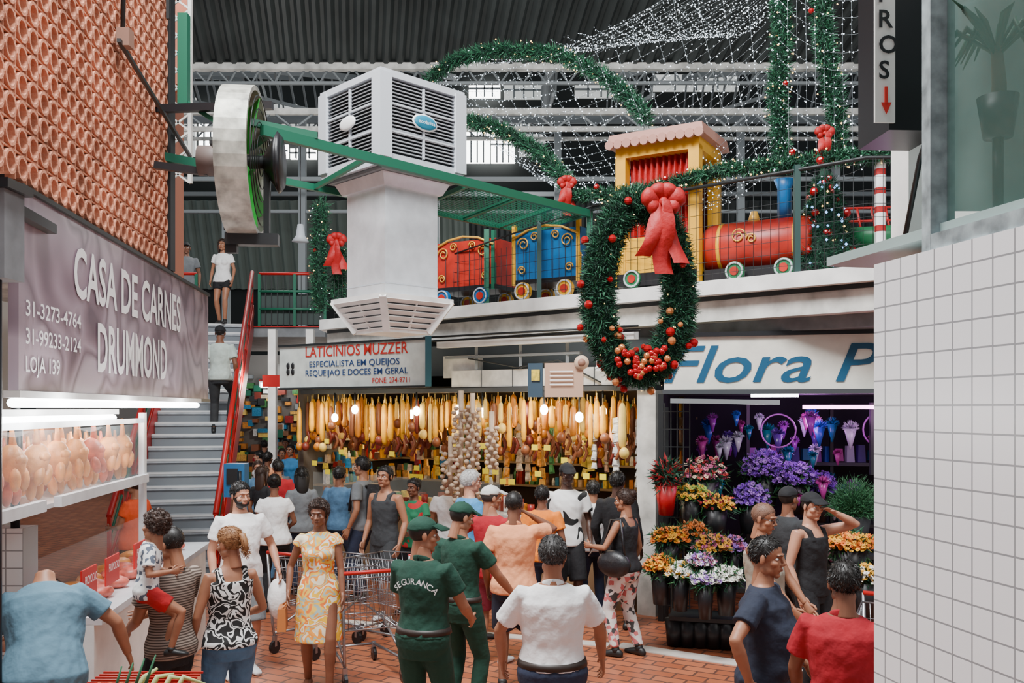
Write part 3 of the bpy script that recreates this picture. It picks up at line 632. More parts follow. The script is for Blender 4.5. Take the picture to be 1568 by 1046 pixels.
for i in range(n):
    a=2*math.pi*i/n
    for r,o in ((.64,.13),(.60,.13),(.60,-.13),(.64,-.13)): V.append(tuple(fc+ax*o+ay*r*math.cos(a)+az*r*math.sin(a)))
for i in range(n):
    for k in range(4): Fc.append((i*4+k,i*4+(k+1)%4,((i+1)%n)*4+(k+1)%4,((i+1)%n)*4+k))
b.add(V,Fc,FG,False)
for k in range(6):
    a=k*math.pi/3+.2; r=ay*math.cos(a)+az*math.sin(a); t=-ay*math.sin(a)+az*math.cos(a)
    P=[fc+r*.1-t*.05-ax*.05,fc+r*.1+t*.05+ax*.05,fc+r*.57+t*.13+ax*.12,fc+r*.57-t*.13-ax*.07]
    Q=[p+ax*.012 for p in P]; b.add([tuple(p) for p in P+Q],[(0,1,2,3),(7,6,5,4),(0,4,5,1),(1,5,6,2),(2,6,7,3),(3,7,4,0)],FGr)
for k in range(5):
    r=.12+.11*k
    for o in (-.14,.15): b.tube([fc+ax*o+ay*r*math.cos(a)+az*r*math.sin(a) for a in np.linspace(0,2*math.pi,25)],.005,DARK,4)
for s in (-1,1):
    b.beam(fc-ax*.15+ay*.6*s,fc-ax*.15,.03,.03,DARK); b.beam(fc-ax*.15+az*.6*s,fc-ax*.15,.03,.03,DARK)
b.tube([fc-ax*.38,fc-ax*.12],.13,mat('motor_rust',(.13,.10,.09),.6),14); b.tube([fc-ax*.12,fc+ax*.2],.06,DARK,12)
b.tube([fc+ax*.18,fc+ax*.26,fc+ax*.30],[.08,.2,.27],BLACK,20); b.tube([fc+ax*.30,fc+ax*.34],[.27,.22],BLACK,20)
b.beam(fc-az*.68-ax*.15,fc-az*.68+ax*.3,.12,.1,DARK); b.beam(fc-az*.8-ax*.1,fc-az*.62-ax*.1,.1,.06,DARK); b.beam(fc+ax*.2-az*.68,fc+ax*.2,.05,.05,DARK)
b.beam(fc+ax*.05+az*.35,fc+ax*.05+az*.35+Vector((.5,.4,-.0)),.05,.06,GREENM); b.beam(fc-ax*.3-az*.1,fc-ax*.75-az*.05,.06,.06,BLACK)
b.build()
b=B('hanging_pendant_lamp'); q=at(460,370,16); b.tube([q+Vector((0,0,.3)),q+Vector((0,0,1.8))],.01,BLACK,5); b.tube([q+Vector((0,0,.3)),q+Vector((0,0,.1)),q],[.05,.08,.15],GREYP,14); b.build()
# ------------------------------------------------------------------ upper fence + train
S1=Vector((-.86,12.85,0)); S2=Vector((3.56,9.05,0)); SDv=(S2-S1).normalized(); SNv=Vector((-SDv.y,SDv.x,0))
def sp(X,t,z):
    if X>3.56: return Vector((X,9.03+t,z))
    k=(X-S1.x)/(S2.x-S1.x); return S1.lerp(S2,k)+SNv*t+Vector((0,0,z))
b=B('balcony_fence')
b.tube([sp(.95,.08,4.95),sp(3.5,.08,4.95),sp(5.3,.08,4.95)],.02,DARK); b.tube([sp(-.86,.08,4.62),sp(.95,.08,4.95)],.012,DARK)
for z in np.linspace(3.95,4.9,8): b.tube([sp(-2.9 if z<4.6 else .9,.08,z),sp(3.5,.08,z),sp(5.3,.08,z)],.003,DARK,4)
for X in np.arange(-2.9,5.3,.075): b.tube([sp(X,.08,3.87),sp(X,.08,4.6 if X<.9 else 4.93)],.003,DARK,4)
PG=mat('post_green_dark',(.012,.045,.04),.5)
for X in (.3,1.75,2.95,4.3): b.beam(sp(X,.08,3.87),sp(X,.08,5.),.06,.06,PG)
b.build()
TR_=mat('train_red',(.42,.02,.01),.4,var=.25); TB=mat('train_blue',(.006,.12,.34),.4,var=.2); TY=mat('train_yellow',(.75,.38,.012),.45,var=.08); TG=mat('train_green',(.015,.16,.06),.45); GO=mat('gold_trim',(.75,.40,.06),.35,.3)
Rt=Matrix.Rotation(math.atan2(SDv.y,SDv.x)*.75,3,'Z')
def wheel(b,c,r,m):
    y=Rt@Vector((0,1,0)); b.tube([c-y*.03,c+y*.03],r,m,18,smooth=False); b.tube([c-y*.045,c-y*.03],r*.45,TR_,12,smooth=False)
    x=Rt@Vector((1,0,0)); b.tube([c-y*.04+(x*math.cos(a)+up*math.sin(a))*r*.85 for a in np.linspace(0,2*math.pi,17)],.012,GREYP,5)
def scroll(b,L,x,y,z,s,r):
    b.tube([L(x+s*(r*(1-t*.7))*math.cos(t*9),y,z+(r*(1-t*.7))*math.sin(t*9)) for t in np.linspace(0,1,20)],.01,GO,5)
def wagon(name,c,w,hh,m):
    b=B(name); z0=4.06
    L=lambda x,y,z: c+Rt@Vector((x,y,0))+Vector((0,0,z))
    b.box(L(0,0,z0+hh*.45),(w,.6,hh*.8),m,Rt,taper=1.06); b.box(L(0,0,z0+.06),(w*1.04,.64,.06),BLACK,Rt)
    for s in (-1,1):
        b.box(L(s*w*.49,-.3,z0+hh*.5),(.05,.06,hh*.95),GREENM if m is TR_ else TY,Rt)
        scroll(b,L,s*w*.33,-.34,z0+hh*.66,s,.09); scroll(b,L,s*w*.16,-.34,z0+hh*.76,-s,.06); scroll(b,L,s*w*.36,-.33,z0+hh*.25,s,.06)
    b.tube([L(-w*.5,-.33,z0+hh*.75),L(-w*.25,-.33,z0+hh*.88),L(0,-.33,z0+hh*.92),L(w*.25,-.33,z0+hh*.88),L(w*.5,-.33,z0+hh*.75)],.018,GO,6)
    for k in range(4): b.beam(L(-w*.3+w*.2*k,-.32,z0+.1),L(-w*.3+w*.2*k,-.32,z0+hh*.75),.008,.008,BLACK)
    for s in (-.32,.32): wheel(b,L(s*w,-.36,3.86+.13),.12,TB if m is TR_ else TY); wheel(b,L(s*w,.3,3.86+.13),.12,TY)
    b.build()
wagon('toy_train_red_wagon',Vector((-.52,13.1,0)),1.0,.85,TR_)
wagon('toy_train_blue_wagon',Vector((.60,12.3,0)),.98,.85,TB)
b=B('toy_train_engine'); c0=Vector((1.92,11.2,.01)); L=lambda x,y,z: c0+Rt@Vector((x,y,0))+Vector((0,0,z))
for s in (-.46,.46):
    for t in (-.35,.35): b.box(L(s,t,4.7),(.13,.13,1.6),TY,Rt)
b.box(L(-.0,0,5.52),(1.05,.82,.14),TY,Rt); RF=mat('engine_roof_pink',(.42,.20,.15),.6)
b.box(L(0,0,5.66),(1.22,1.0,.14),RF,Rt,taper=.95)
for i in range(11): b.tube([L(-.56+.112*i,-.53,5.60),L(-.56+.112*i,-.49,5.60)],.056,RF,10,smooth=False)
b.box(L(0,0,4.2),(.98,.8,.55),TY,Rt); b.box(L(0,0,3.97),(1.0,.85,.15),BLACK,Rt); b.box(L(0,.4,4.9),(.9,.03,1.2),mat('cab_back',(.08,.01,.006),.8),Rt)
V=[];Fc=[];k=60; x0,x1=-.40,.40
for i in range(k+1):
    x=x0+(x1-x0)*i/k; w=.035*math.sin(i*1.1)
    V+=[tuple(L(x,-.26+w,5.47)),tuple(L(x*.92,-.28+w*1.4,5.0)),tuple(L(x,-.26+w*1.6,4.40))]
for i in range(k): Fc+=[(3*i,3*i+1,3*i+4,3*i+3),(3*i+1,3*i+2,3*i+5,3*i+4)]
b.add(V,Fc,REDV,True)
b.tube([L(.50,0,4.32),L(.57,0,4.32),L(1.70,0,4.32),L(1.75,0,4.32)],[.25,.29,.29,.24],TR_,24)
for x in (.68,1.55): b.tube([L(x,0,4.32),L(x+.04,0,4.32)],.296,TY,24)
scroll(b,L,.95,-.30,4.40,1,.09); scroll(b,L,1.1,-.30,4.36,-1,.06)
b.tube([L(1.4,0,4.55),L(1.4,0,4.95),L(1.4,0,5.05)],[.08,.08,.12],TB,14); b.tube([L(1.05,0,4.55),L(1.05,0,4.72)],[.09,.04],GO,12)
b.box(L(1.2,0,3.98),(1.3,.6,.12),BLACK,Rt)
for x in (-.3,.3,.95,1.5): wheel(b,L(x,-.42,3.98),.11,TG)
b.build()
b=B('red_tubular_frames')
for i in range(5): b.tube([at(1290+22*i,318,10.8),at(1300+22*i,372,10.8)],.015,REDM,6)
for v in (320,340,362): b.tube([at(1280,v,10.8),at(1400,v-4,10.8)],.015,REDM,6)
b.tube([at(1300,365,10.4),at(1390,360,10.2)],.12,TG,14)
for u in (1300,1390): p=at(u,350,10.6); b.beam((p.x,p.y,3.87),p,.03,.03,REDM)
b.build()
b=B('candy_cane_pole'); c=at(1348,395,9.45); c.z=3.87
for i in range(18):
    b.tube([c+Vector((0,0,i*.065)),c+Vector((.0,0,i*.065+.066))],.055,REDV if i%3==0 else TW,12,smooth=False)
b.tube([c+Vector((.12*(1-math.cos(a)),0,1.17+.12*math.sin(a))) for a in np.linspace(0,math.pi,9)],.05,TW,10)
b.build()
def pinebuild(name,paths,rad,dens,bead=1.,red=0,ln=.07,ww=.007):
    b=B(name)
    for p in paths:
        P=resamp(p,40); L=np.linalg.norm(np.diff(P,axis=0),axis=1).sum()
        b.tube([Vector(q) for q in P[::2]],rad*.4,PINE2,6); needles(b,p,rad*.8,int(L*dens),[PINE,PINE2,PINE3],ln,ww)
        if bead: beads(b,p,rad*1.25,int(L*12*bead),WARML,.011); beads(b,p,rad*1.2,int(L*6*bead),FAIRY,.009)
        if red: beads(b,p,rad*1.1,int(L*red),REDB,.035,(SPV,SPF))
    b.build()
gA=[at(655,122,15),at(700,90,14.5),at(760,76,14),at(850,82,13.5),at(920,112,13),at(965,150,12.5),at(990,182,12)]
gB=[at(715,185,14),at(770,200,13.5),at(830,235,13),at(872,285,12.5)]
pinebuild('pine_garland',[gA,gB],.12,1500,ln=.11,ww=.008,bead=1.3)
pinebuild('pine_garland',[[at(1192,-40,10.3),at(1198,60,10.3),at(1190,150,10.3),at(1198,248,10.3)],[at(1255,-40,9.9),at(1262,70,9.9),at(1278,150,9.9),at(1285,243,9.9)]],.13,2400,ln=.09,red=1,bead=1.5)
pinebuild('pine_garland',[[at(868,300,11.6),at(930,298,11.2),at(1000,290,10.8),at(1060,272,10.5),at(1110,260,10.2),at(1200,252,9.85),at(1290,240,9.5),at(1395,236,9.3)]],.09,2000,ln=.08,red=2,bead=1.5)
pinebuild('pine_garland',[[at(490,472,14.7),at(488,400,14.7),at(492,312,14.7)],[at(520,465,14.9),at(518,380,14.9)]],.17,1900,ln=.1,red=2)
b=B('christmas_tree'); c=at(1262,395,10.3); c.z=3.88
for i in range(9):
    z=.12+i*.12; r=.36*(1-i/9.5)
    pts=[c+Vector((r*math.cos(a),r*math.sin(a),z)) for a in np.linspace(0,2*math.pi,17)]; needles(b,pts,.07,1200,[PINE,PINE2],.09,.007)
    beads(b,pts,.1,12,BLUEL,.016); beads(b,pts,.1,6,WARML,.013); beads(b,pts,.08,5,REDB,.04,(SPV,SPF))
b.tube([c,c+Vector((0,0,.3)),c+Vector((0,0,1.25))],[.3,.3,.04],PINE2,14); b.build()
def bow(b,c,s,m):
    c=Vector(c)
    for ang,l,w in ((.35,.34,.15),(2.8,.34,.15),(1.15,.30,.13),(2.0,.30,.13),(-.35,.26,.12),(3.5,.26,.12)):
        d=Vector((math.cos(ang),-.25,math.sin(ang))).normalized(); sd=Vector((-math.sin(ang),0,math.cos(ang))); dn=d.cross(sd)
        b.loft([(c+d*l*s*t,sd*w*s*k,dn*.10*s*k) for t,k in ((0,.12),(.2,.45),(.45,.85),(.7,1.),(.9,.82),(1.,.35))],m,12)
    b.ell(c+Vector((0,-.07*s,0)),(.075*s,.07*s,.075*s),m,10,8)
    for x,l,w in ((-.30,.80,.12),(.02,1.05,.14),(.22,.9,.12)):
        V=[];k=12
        for i in range(k+1):
            t=i/k; ww=w*s*(.35+.65*min(1,t*2)); p=c+Vector((x*s*t+.04*math.sin(t*6+x*9)*s,-.10*s-.04*math.sin(t*5+x*5),-t*l*s)); V+=[tuple(p-Vector((ww,.05*s*math.cos(t*7),0))),tuple(p-Vector((0,.06*s,0))),tuple(p+Vector((ww,-.05*s*math.sin(t*6),0)))]
        b.add(V,[(3*i+j,3*i+j+1,3*i+j+4,3*i+j+3) for i in range(k) for j in (0,1)],m,True)
b=B('christmas_wreath'); wc=at(978,440,8.5)
pts=[wc+Vector((.375*math.sin(a)*(1-.1*math.cos(a)),.0,.78*math.cos(a))) for a in np.linspace(0,2*math.pi,41)]
b.tube(pts,.11,PINE2,8); needles(b,pts,.155,42000,[PINE,PINE2,PINE2,PINE3],.085,.006)
low=[p for p in pts if p.z<wc.z-.3]
low=sorted(low,key=lambda p:math.atan2(p.x-wc.x,-(p.z-wc.z)))
beads(b,low,.20,40,REDB,.034,(SPV,SPF)); beads(b,low,.20,22,GOLDB,.034,(SPV,SPF)); beads(b,pts,.2,110,WARML,.006); beads(b,pts,.2,18,REDB,.034,(SPV,SPF))
for k in range(44):
    a=random.uniform(-.6,.6); p=wc+Vector((.42*math.sin(a),-.2,-.78*math.cos(a)+random.uniform(-.08,.14))); b.ell(p,(.032,.032,.032),random.choice((REDB,REDB,GOLDB)),10,8)
bow(b,wc+Vector((.19,-.2,.74)),.62,REDV)
b.tube([wc+Vector((0,0,.8)),wc+Vector((.02,.5,.95)),Vector((.99,11.4,4.9))],.01,DARK,5)
b.build()
b=B('red_bow'); bow(b,at(868,282,11.5),.38,REDV); bow(b,at(1262,205,9.7),.33,REDV); bow(b,at(516,370,14.6),.5,REDV); b.build()
# string light canopy
b=B('string_light_canopy'); WIRE=mat('light_wire',(.2,.23,.25),.5)
def pl(P,t):
    R=resamp([Vector(tuple(q)) for q in P],101); return Vector(R[int(round(t*100))])
left=[at(655,118,15.5),at(700,160,15),at(745,215,14.4),at(810,262,13.6),at(880,286,12.6),at(960,276,11.8)]
rightc=[at(1190,-120,10.2),at(1192,0,10.2),at(1192,120,10.2),at(1198,240,10.2)]
topl=[at(690,98,17),at(820,68,17),at(940,35,17),at(1060,0,17)]
strs=[]
NS=28
for i in range(NS):
    t=i/(NS-1); strs.append(resamp(catpts(pl(left,t),pl(rightc,t**.8),.25+1.1*(1-t)*t+.25,24),60))
for i in range(18):
    t=i/17; strs.append(resamp(catpts(pl(topl,t),pl(rightc,t*.35),.5,20),50))
base=[strs[i] for i in range(NS)]
for k in range(4,58,3): strs.append(resamp([Vector(base[i][k]) for i in range(NS)],50))
for i in range(13):
    t=i/12; strs.append(resamp(catpts(pl(rightc,t),at(1345,-60+300*t,9.4),.22,14),30))
for i in range(9):
    u=1205+14*i; strs.append(resamp([at(u,-60,9.9),at(u+3,240,9.8)],40))
allp=[]
for P in strs:
    b.tube([Vector(p) for p in P[::3]],.0022,WIRE,3); L=np.linalg.norm(np.diff(P,axis=0),axis=1).sum(); allp.append(resamp(P,max(4,int(L/.085))))
allp=np.concatenate(allp); allp+=rng.normal(size=allp.shape)*.012
b.scatter(OCT[0],OCT[1],FAIRY,allp,np.full(len(allp),.0085)*(.5+.8*rng.random(len(allp)))); b.build()
# ------------------------------------------------------------------ PEOPLE
EYEW=mat('eye_white',(.75,.73,.7),.3); EYED=mat('eye_dark',(.02,.012,.01),.2)
def head_mesh(female):
    h=B('h'); k=.94 if female else 1
    h.ell((0,-.012,.03),(.076,.095,.088),None,24,16); h.ell((0,.022,-.045),(.058*k,.066,.072),None,20,14)
    h.ell((0,.06,-.099),(.024*k,.022,.019),None); h.ell((0,.078,.022),(.048,.016,.011),None)
    for s in (-1,1):
        h.ell((s*.040,.052,-.028),(.024,.028,.022),None); h.ell((s*.045*k,.012,-.07),(.018,.04,.03),None)
        h.ell((s*.078,-.006,-.008),(.009,.019,.032),None,12,8,R=Matrix.Rotation(s*-.35,3,'Z')); h.ell((s*.012,.092,-.034),(.009,.011,.008),None)
    h.tube([(0,.078,.015),(0,.092,-.008),(0,.106,-.028),(0,.094,-.037)],[.009,.010,.0125,.008],None,10)
    h.ell((0,.078,-.063),(.026,.014,.014),None)
    h.tube([(0,-.02,-.04),(0,-.028,-.10),(0,-.03,-.18)],[.052*k,.05*k,.055*k],None,14)
    return remesh(h,.0045,2)
HM={False:head_mesh(False),True:head_mesh(True)}
def shell(c,r,k,nu=44,nv=30):
    V,Fc=ellg((0,0,0),(1,1,1),nu,nv); P=V*np.array(r)+np.array(c); kk=k(P); return V*np.array(r)*(1+kk[:,None])+np.array(c),Fc
def hairline(P,off=0): return P[:,2]-np.interp(P[:,1],[-.1,-.05,0,.03,.05,.07,.085],[-.062,-.056,-.025,.02,.045,.062,.066])-off
def nz(P,sc): return np.array([noise.noise(Vector(p)*sc) for p in P])
def hairgeo(b,style,m,capm=None):
    if style=='bald': return
    th={'short':.10,'buzz':.035,'curly':.24,'long':.13,'bun':.10,'pony':.10,'cap':.05,'receding':.06,'bob':.15}.get(style,.1)
    rough={'curly':.35,'short':.2}.get(style,.12)
    off=.014 if style=='receding' else 0
    kf=lambda P:np.where(hairline(P,off)>0,np.minimum(hairline(P,off)/.022,1)*th*(1+rough*3*nz(P,55)),np.maximum(hairline(P,off)/.02,-1)*.10)
    V,Fc=shell((0,-.012,.03),(.076,.095,.088),kf)
    b.add(V,Fc,m,style!='curly')
    if style!='cap' :
        n={'buzz':1200,'curly':2600}.get(style,2200); d=unit(rng.normal(size=(n,3))); P=d*np.array((.076,.095,.088))+np.array((0,-.012,.03)); hl=hairline(P,off+.002); sel=hl>0; P=P[sel]; d=d[sel]; hl=hl[sel]
        P=(P-np.array((0,-.012,.03)))*(1+th*np.minimum(hl/.022,1)*.9)[:,None]+np.array((0,-.012,.03))
        flow=np.stack([d[:,0]*.8,np.where(P[:,1]>.0,.8,-.6),np.full(len(P),-.55)],1)
        if style in('bun','pony'): flow=np.stack([-d[:,0]*.3,np.full(len(P),-1.),np.full(len(P),.1)],1)
        if style=='curly': flow=rng.normal(size=(len(P),3))
        dd=unit(flow-d*np.sum(flow*d,axis=1)[:,None]+d*(.35 if style!='buzz' else .2)+rng.normal(size=(len(P),3))*.25)
        tris(b,P,dd,{'buzz':.008,'curly':.03,'long':.035}.get(style,.02),.0022,m)
    if style in('long','bob'):
        e=-.23 if style=='long' else -.13
        X=Vector((1,0,0));Y=Vector((0,1,0))
        b.loft([((0,-.05,.05),X*.07,Y*.05),((0,-.06,-.03),X*.088,Y*.055),((0,-.07,e*.6),X*.09,Y*.045),((0,-.085,e),X*.07,Y*.03),((0,-.09,e-.03),X*.04,Y*.015)],m,14)
        for s in (-1,1): b.tube([(s*.06,.02,.06),(s*.084,.0,.0),(s*.085,-.01,-.07),(s*.075,-.02,e*.8)],[.02,.022,.022,.012],m,8)
    if style=='bun':
        b.ell((0,-.10,.07),(.045,.042,.042),m,14,10); needles(b,[Vector((0,-.10,.06)),Vector((0,-.10,.08))],.042,300,[m],.03,.003)
    if style=='pony':
        b.tube([(0,-.09,.05),(0,-.13,.045),(0,-.145,-.02),(0,-.14,-.10)],[.022,.028,.026,.008],m,10); needles(b,[Vector((0,-.12,.04)),Vector((0,-.145,-.1))],.028,400,[m],.035,.003)
    if style=='cap':
        V,Fc=shell((0,-.012,.030),(.078,.098,.086),lambda P:np.where(P[:,2]-.035-.12*(P[:,1])>0,.10,-.12)); b.add(V,Fc,capm,True)
        V=[];Fc=[];k=12
        for i in range(k+1):
            a=-1.15+2.3*i/k
            for r,z in ((.078,.058),(.155,.035)):
                for dz in (0,.006): V.append((math.sin(a)*(.082 if r<.1 else .078),.0+ (math.cos(a)*.085 if r<.1 else .06+math.cos(a)*.115),z+dz-.012*abs(math.sin(a))+(.02 if r<.1 else .01)))
        for i in range(k):
            o=4*i;p=o+4; Fc+=[(o,p,p+2,o+2),(o+1,o+3,p+3,p+1),(o+2,p+2,p+3,o+3)]
        b.add(V,Fc,capm,True); b.ell((0,-.012,.125),(.009,.009,.006),capm,8,6)
def ik(a,t,l1,l2,pole):
    d=t-a; L=min(d.length,(l1+l2)*.995); dn=d.normalized(); x=(l1*l1-l2*l2+L*L)/(2*L); h=math.sqrt(max(l1*l1-x*x,0))
    p=(pole-dn*pole.dot(dn)).normalized(); return a+dn*x+p*h, a+dn*L
def hand(b,w,d,sg,m,curl=.35,k=1.):
    d=d.normalized(); Yv=Vector((0,1,0))
    if abs(Yv.dot(d))>.85: Yv=Vector((0,0,1))
    t=(Yv-d*Yv.dot(d)).normalized(); n=d.cross(t)
    if n.x*sg>0: n=-n
    b.loft([(w-d*.03,t*.024,n*.02),(w,t*.026*k,n*.019),(w+d*.035,t*.037*k,n*.016),(w+d*.075,t*.040*k,n*.014),(w+d*.095,t*.036*k,n*.010)],m,10)
    for i,L in enumerate((.07,.079,.073,.056)):
        p=w+d*.085+t*(.028-.019*i)*k; dd=d+t*(.12-.08*i); pts=[p]; a=curl*.5
        for q in (.45,.32,.25):
            v=(dd*math.cos(a)+n*math.sin(a)).normalized(); p=p+v*L*q*k; pts.append(p); a+=curl
        b.tube(pts,[.0095,.009,.008,.0062],m,6,round=True)
    p=w+d*.025+t*.03; b.tube([p,p+d*.03+t*.022+n*.008,p+d*.058+t*.025+n*.02],[.012,.0105,.008],m,6,round=True)
def person(name,u,d,hd,h=1.72,z=0.,lean=0,side=0,fem=False,fat=1.,lh=None,rh=None,lp=None,rp=None,feet=None,head=(0,0),skin=None,hair='short',hairm=None,capm=None,
           top=None,sleeve=.55,tank=False,hem=.86,collar=None,bottom=None,blen=1.,skirt=None,shoes=None,belt=None,beard=None,hs=1.,extra=None,X=None,curl=.35,vox=None,glasses=False,hoff=(0,0,0)):
    b=B(name); vox=vox or (.010 if d<8.5 else .014)
    def W(zz): t=min(max((zz-.9)/.22,0),1); return t*t*(3-2*t)
    def Rr(w): return Matrix.Rotation(math.radians(side)*w,3,'Y')@Matrix.Rotation(-math.radians(lean)*w,3,'X')
    piv=Vector((0,0,.95))
    def T(p): p=Vector(p); return piv+Rr(W(p.z))@(p-piv)
    sh=.155 if fem else .178
    base=[(.82,.14,.10,0),(.88,.163,.115,-.005),(.94,.168,.118,-.008),(1.02,.150,.105,0),(1.10,.140,.100,0),(1.20,.152,.108,.0),(1.29,.164,.115,.0),(1.36,.166,.105,-.005),(1.41,.15,.085,-.012),(1.445,.112,.066,-.015),(1.475,.066,.056,-.012),(1.52,.053,.053,-.006),(1.56,.05,.05,.0)]
    if fem: base=[(.82,.15,.11,0),(.88,.172,.122,-.01),(.94,.172,.12,-.012),(1.02,.142,.10,0),(1.10,.124,.09,0),(1.20,.134,.096,.0),(1.29,.146,.10,.0),(1.36,.148,.09,-.005),(1.41,.135,.075,-.01),(1.445,.095,.058,-.012),(1.475,.056,.05,-.01),(1.52,.045,.045,-.004),(1.56,.043,.043,.0)]
    def rr(lo,hi,inf,flare=0):
        out=[]; zs=[q[0] for q in base]; allz=sorted(set([lo,hi]+[q for q in zs if lo<q<hi]))
        for zz in allz:
            rx=np.interp(zz,zs,[q[1] for q in base]); ry=np.interp(zz,zs,[q[2] for q in base]); yo=np.interp(zz,zs,[q[3] for q in base])
            f=fat if zz<1.40 else 1+(fat-1)*.3; belly=(fat-1)*.18 if .95<zz<1.25 else 0
            i=inf+flare*max(0,(1.1-zz))
            R=Rr(W(zz)); out.append((T((0,yo+belly,zz)),R@Vector((rx*f+i,0,0)),R@Vector((0,ry*f+i+belly,0))))
        return out
    body=B('b'); body.loft(rr(.82,1.56,0),None,20)
    feet=feet or ((-.10,-.02),(.11,.04)); J={}
    hp=[Vector((-.088,0,.90)),Vector((.088,0,.90))]; legs=[]
    for i in (0,1):
        f=feet[i]; zt=f[2] if len(f)>2 else 0
        kn,an=ik(hp[i],Vector((f[0],f[1],zt+.085)),.425,.42,Vector((.15*(1 if i else -1),1,0))); legs.append((hp[i],kn,an))
        g=fat**.5
        body.tube([hp[i]+Vector((0,0,.04)),hp[i].lerp(kn,.3),hp[i].lerp(kn,.7),kn,kn.lerp(an,.28),kn.lerp(an,.7),an],[.088*g,.085*g,.066*g,.053,.056,.040,.036],None,12)
    arms=[]
    hd_=[lh,rh]; pl_=[lp,rp]
    for i,sg in ((0,-1),(1,1)):
        S=T((sg*sh,-.01,1.40)); tg=hd_[i]; tg=Vector(tg) if tg else Vector((sg*(sh+.07),.07,.90))
        el,wr=ik(S,tg,.285,.25,Vector(pl_[i]) if pl_[i] else Vector((sg*.5,-1,-.2))); arms.append((S,el,wr)); Si=T((sg*(sh-.08),-.01,1.39))
        k=.84 if fem else .98
        body.tube([Si,S,S.lerp(el,.35),S.lerp(el,.8),el,el.lerp(wr,.3),el.lerp(wr,.8),wr],[.05*k,.056*k,.051*k,.042*k,.039*k,.041*k,.030*k,.026*k],None,12)
        hand(b,wr,(wr-el),sg,skin,curl,.9 if fem else 1)
    if fem:
        for s in (-1,1): body.ell(T((s*.062,.078,1.265)),(.058,.05,.055),None)
    V,Fc=remesh(body,vox,3); b.add(V,Fc,skin,True)
    if top:
        g=B('g')
        if tank:
            g.loft(rr(hem,1.37,.014,.03),None,22)
            for s in (-1,1): g.tube([T((s*.085,.085,1.34)),T((s*.09,.05,1.42)),T((s*.09,-.03,1.45)),T((s*.085,-.085,1.36))],.028,None,8)
        else:
            g.loft(rr(hem,1.465,.015,.05),None,22)
            for (S,el,wr),sg in zip(arms,(-1,1)):
                Si=T((sg*(sh-.08),-.01,1.38)); k=.88 if fem else 1
                if sleeve<=1: pts=[Si,S,S.lerp(el,sleeve*.5),S.lerp(el,sleeve)]; ra=[.056*k,.066*k,.068*k,.072*k]
                else: pts=[Si,S,S.lerp(el,.5),el,el.lerp(wr,.9)]; ra=[.056,.068,.064,.056,.042]
                g.tube(pts,ra,None,12)
        if fem:
            for s in (-1,1): g.ell(T((s*.062,.082,1.265)),(.068,.06,.065),None)
        if skirt:
            fx=(feet[0][0]+feet[1][0])/2; fy=(feet[0][1]+feet[1][1])/2
            g.loft([((0,0,1.02),Vector((.155,0,0)),Vector((0,.115,0))),((0,-.01,.9),Vector((.195,0,0)),Vector((0,.15,0))),((fx*.3,fy*.3,(.9+skirt)/2),Vector((.205,0,0)),Vector((0,.165,0))),((fx*.5,fy*.5,skirt),Vector((.22,0,0)),Vector((0,.19,0)))],None,22)
        V,Fc=remesh(g,vox*.9,3)
        nn=np.array([noise.noise(Vector((p[0]*8+p[2]*4,p[1]*8,p[2]*6)))*.5+noise.noise(Vector((p[0]*20-p[2]*14,p[1]*18+3,p[2]*12)))*.35 for p in V])
        cc=V[:,:2]-V[:,:2].mean(axis=0); ln=np.linalg.norm(cc,axis=1)[:,None]+1e-6; V=V.copy(); V[:,:2]+=cc/ln*(nn[:,None]*.014+.002)
        b.add(V,Fc,top,True)
        if collar:
            c=T((0,-.012,1.47)); R=Rr(1)
            for s in (-1,1):
                pts=[c+R@Vector((s*.066*math.sin(a),-.062*math.cos(a)+.0,.012*math.cos(a)-.02*(1-math.cos(a)))) for a in np.linspace(0,2.9,10)]
                b.loft([(p,R@Vector((.008*s,.0,-.0)),R@Vector((0,0,.024))) for p in pts],collar,8)
    if bottom:
        g=B('g'); g.loft(rr(.80,1.0,.012 if top and not belt else .02),None,20)
        for hpp,kn,an in legs:
            f=fat**.5
            if blen>=.95: pts=[hpp+Vector((0,0,.03)),hpp.lerp(kn,.3),hpp.lerp(kn,.7),kn,kn.lerp(an,.3),kn.lerp(an,.95)]; ra=[.1*f,.098*f,.08*f,.068,.068,.055]
            elif blen>.5: q=(blen-.5)*2; pts=[hpp+Vector((0,0,.03)),hpp.lerp(kn,.3),kn,kn.lerp(an,q)]; ra=[.1*f,.10*f,.076,.072]
            else: q=blen*2; pts=[hpp+Vector((0,0,.03)),hpp.lerp(kn,q*.5),hpp.lerp(kn,q)]; ra=[.10*f,.104*f,.098*f]
            g.tube(pts,ra,None,14)
        V,Fc=remesh(g,vox,2); b.add(V,Fc,bottom,True)
    if belt: R=rr(.97,1.01,.027); b.loft(R,belt,22,smooth=True)
    for (hpp,kn,an),sg in zip(legs,(-1,1)):
        fwd=Vector((.15*sg,1,0)).normalized(); X1=Vector((fwd.y,-fwd.x,0)); o=an-Vector((0,0,.085))
        R=[(o+fwd*(-.075)+Vector((0,0,.035)),X1*.022,Vector((0,0,.026))),(o+fwd*(-.05)+Vector((0,0,.042)),X1*.034,Vector((0,0,.041))),(o+Vector((0,0,.05)),X1*.038,Vector((0,0,.049))),(o+fwd*.07+Vector((0,0,.036)),X1*.043,Vector((0,0,.036))),(o+fwd*.14+Vector((0,0,.027)),X1*.045,Vector((0,0,.027))),(o+fwd*.185+Vector((0,0,.02)),X1*.03,Vector((0,0,.019)))]
        b.loft(R,shoes or skin,14)
        if shoes: b.tube([an-Vector((0,0,.03)),an+(kn-an).normalized()*.02],[.042,.04],shoes,12)
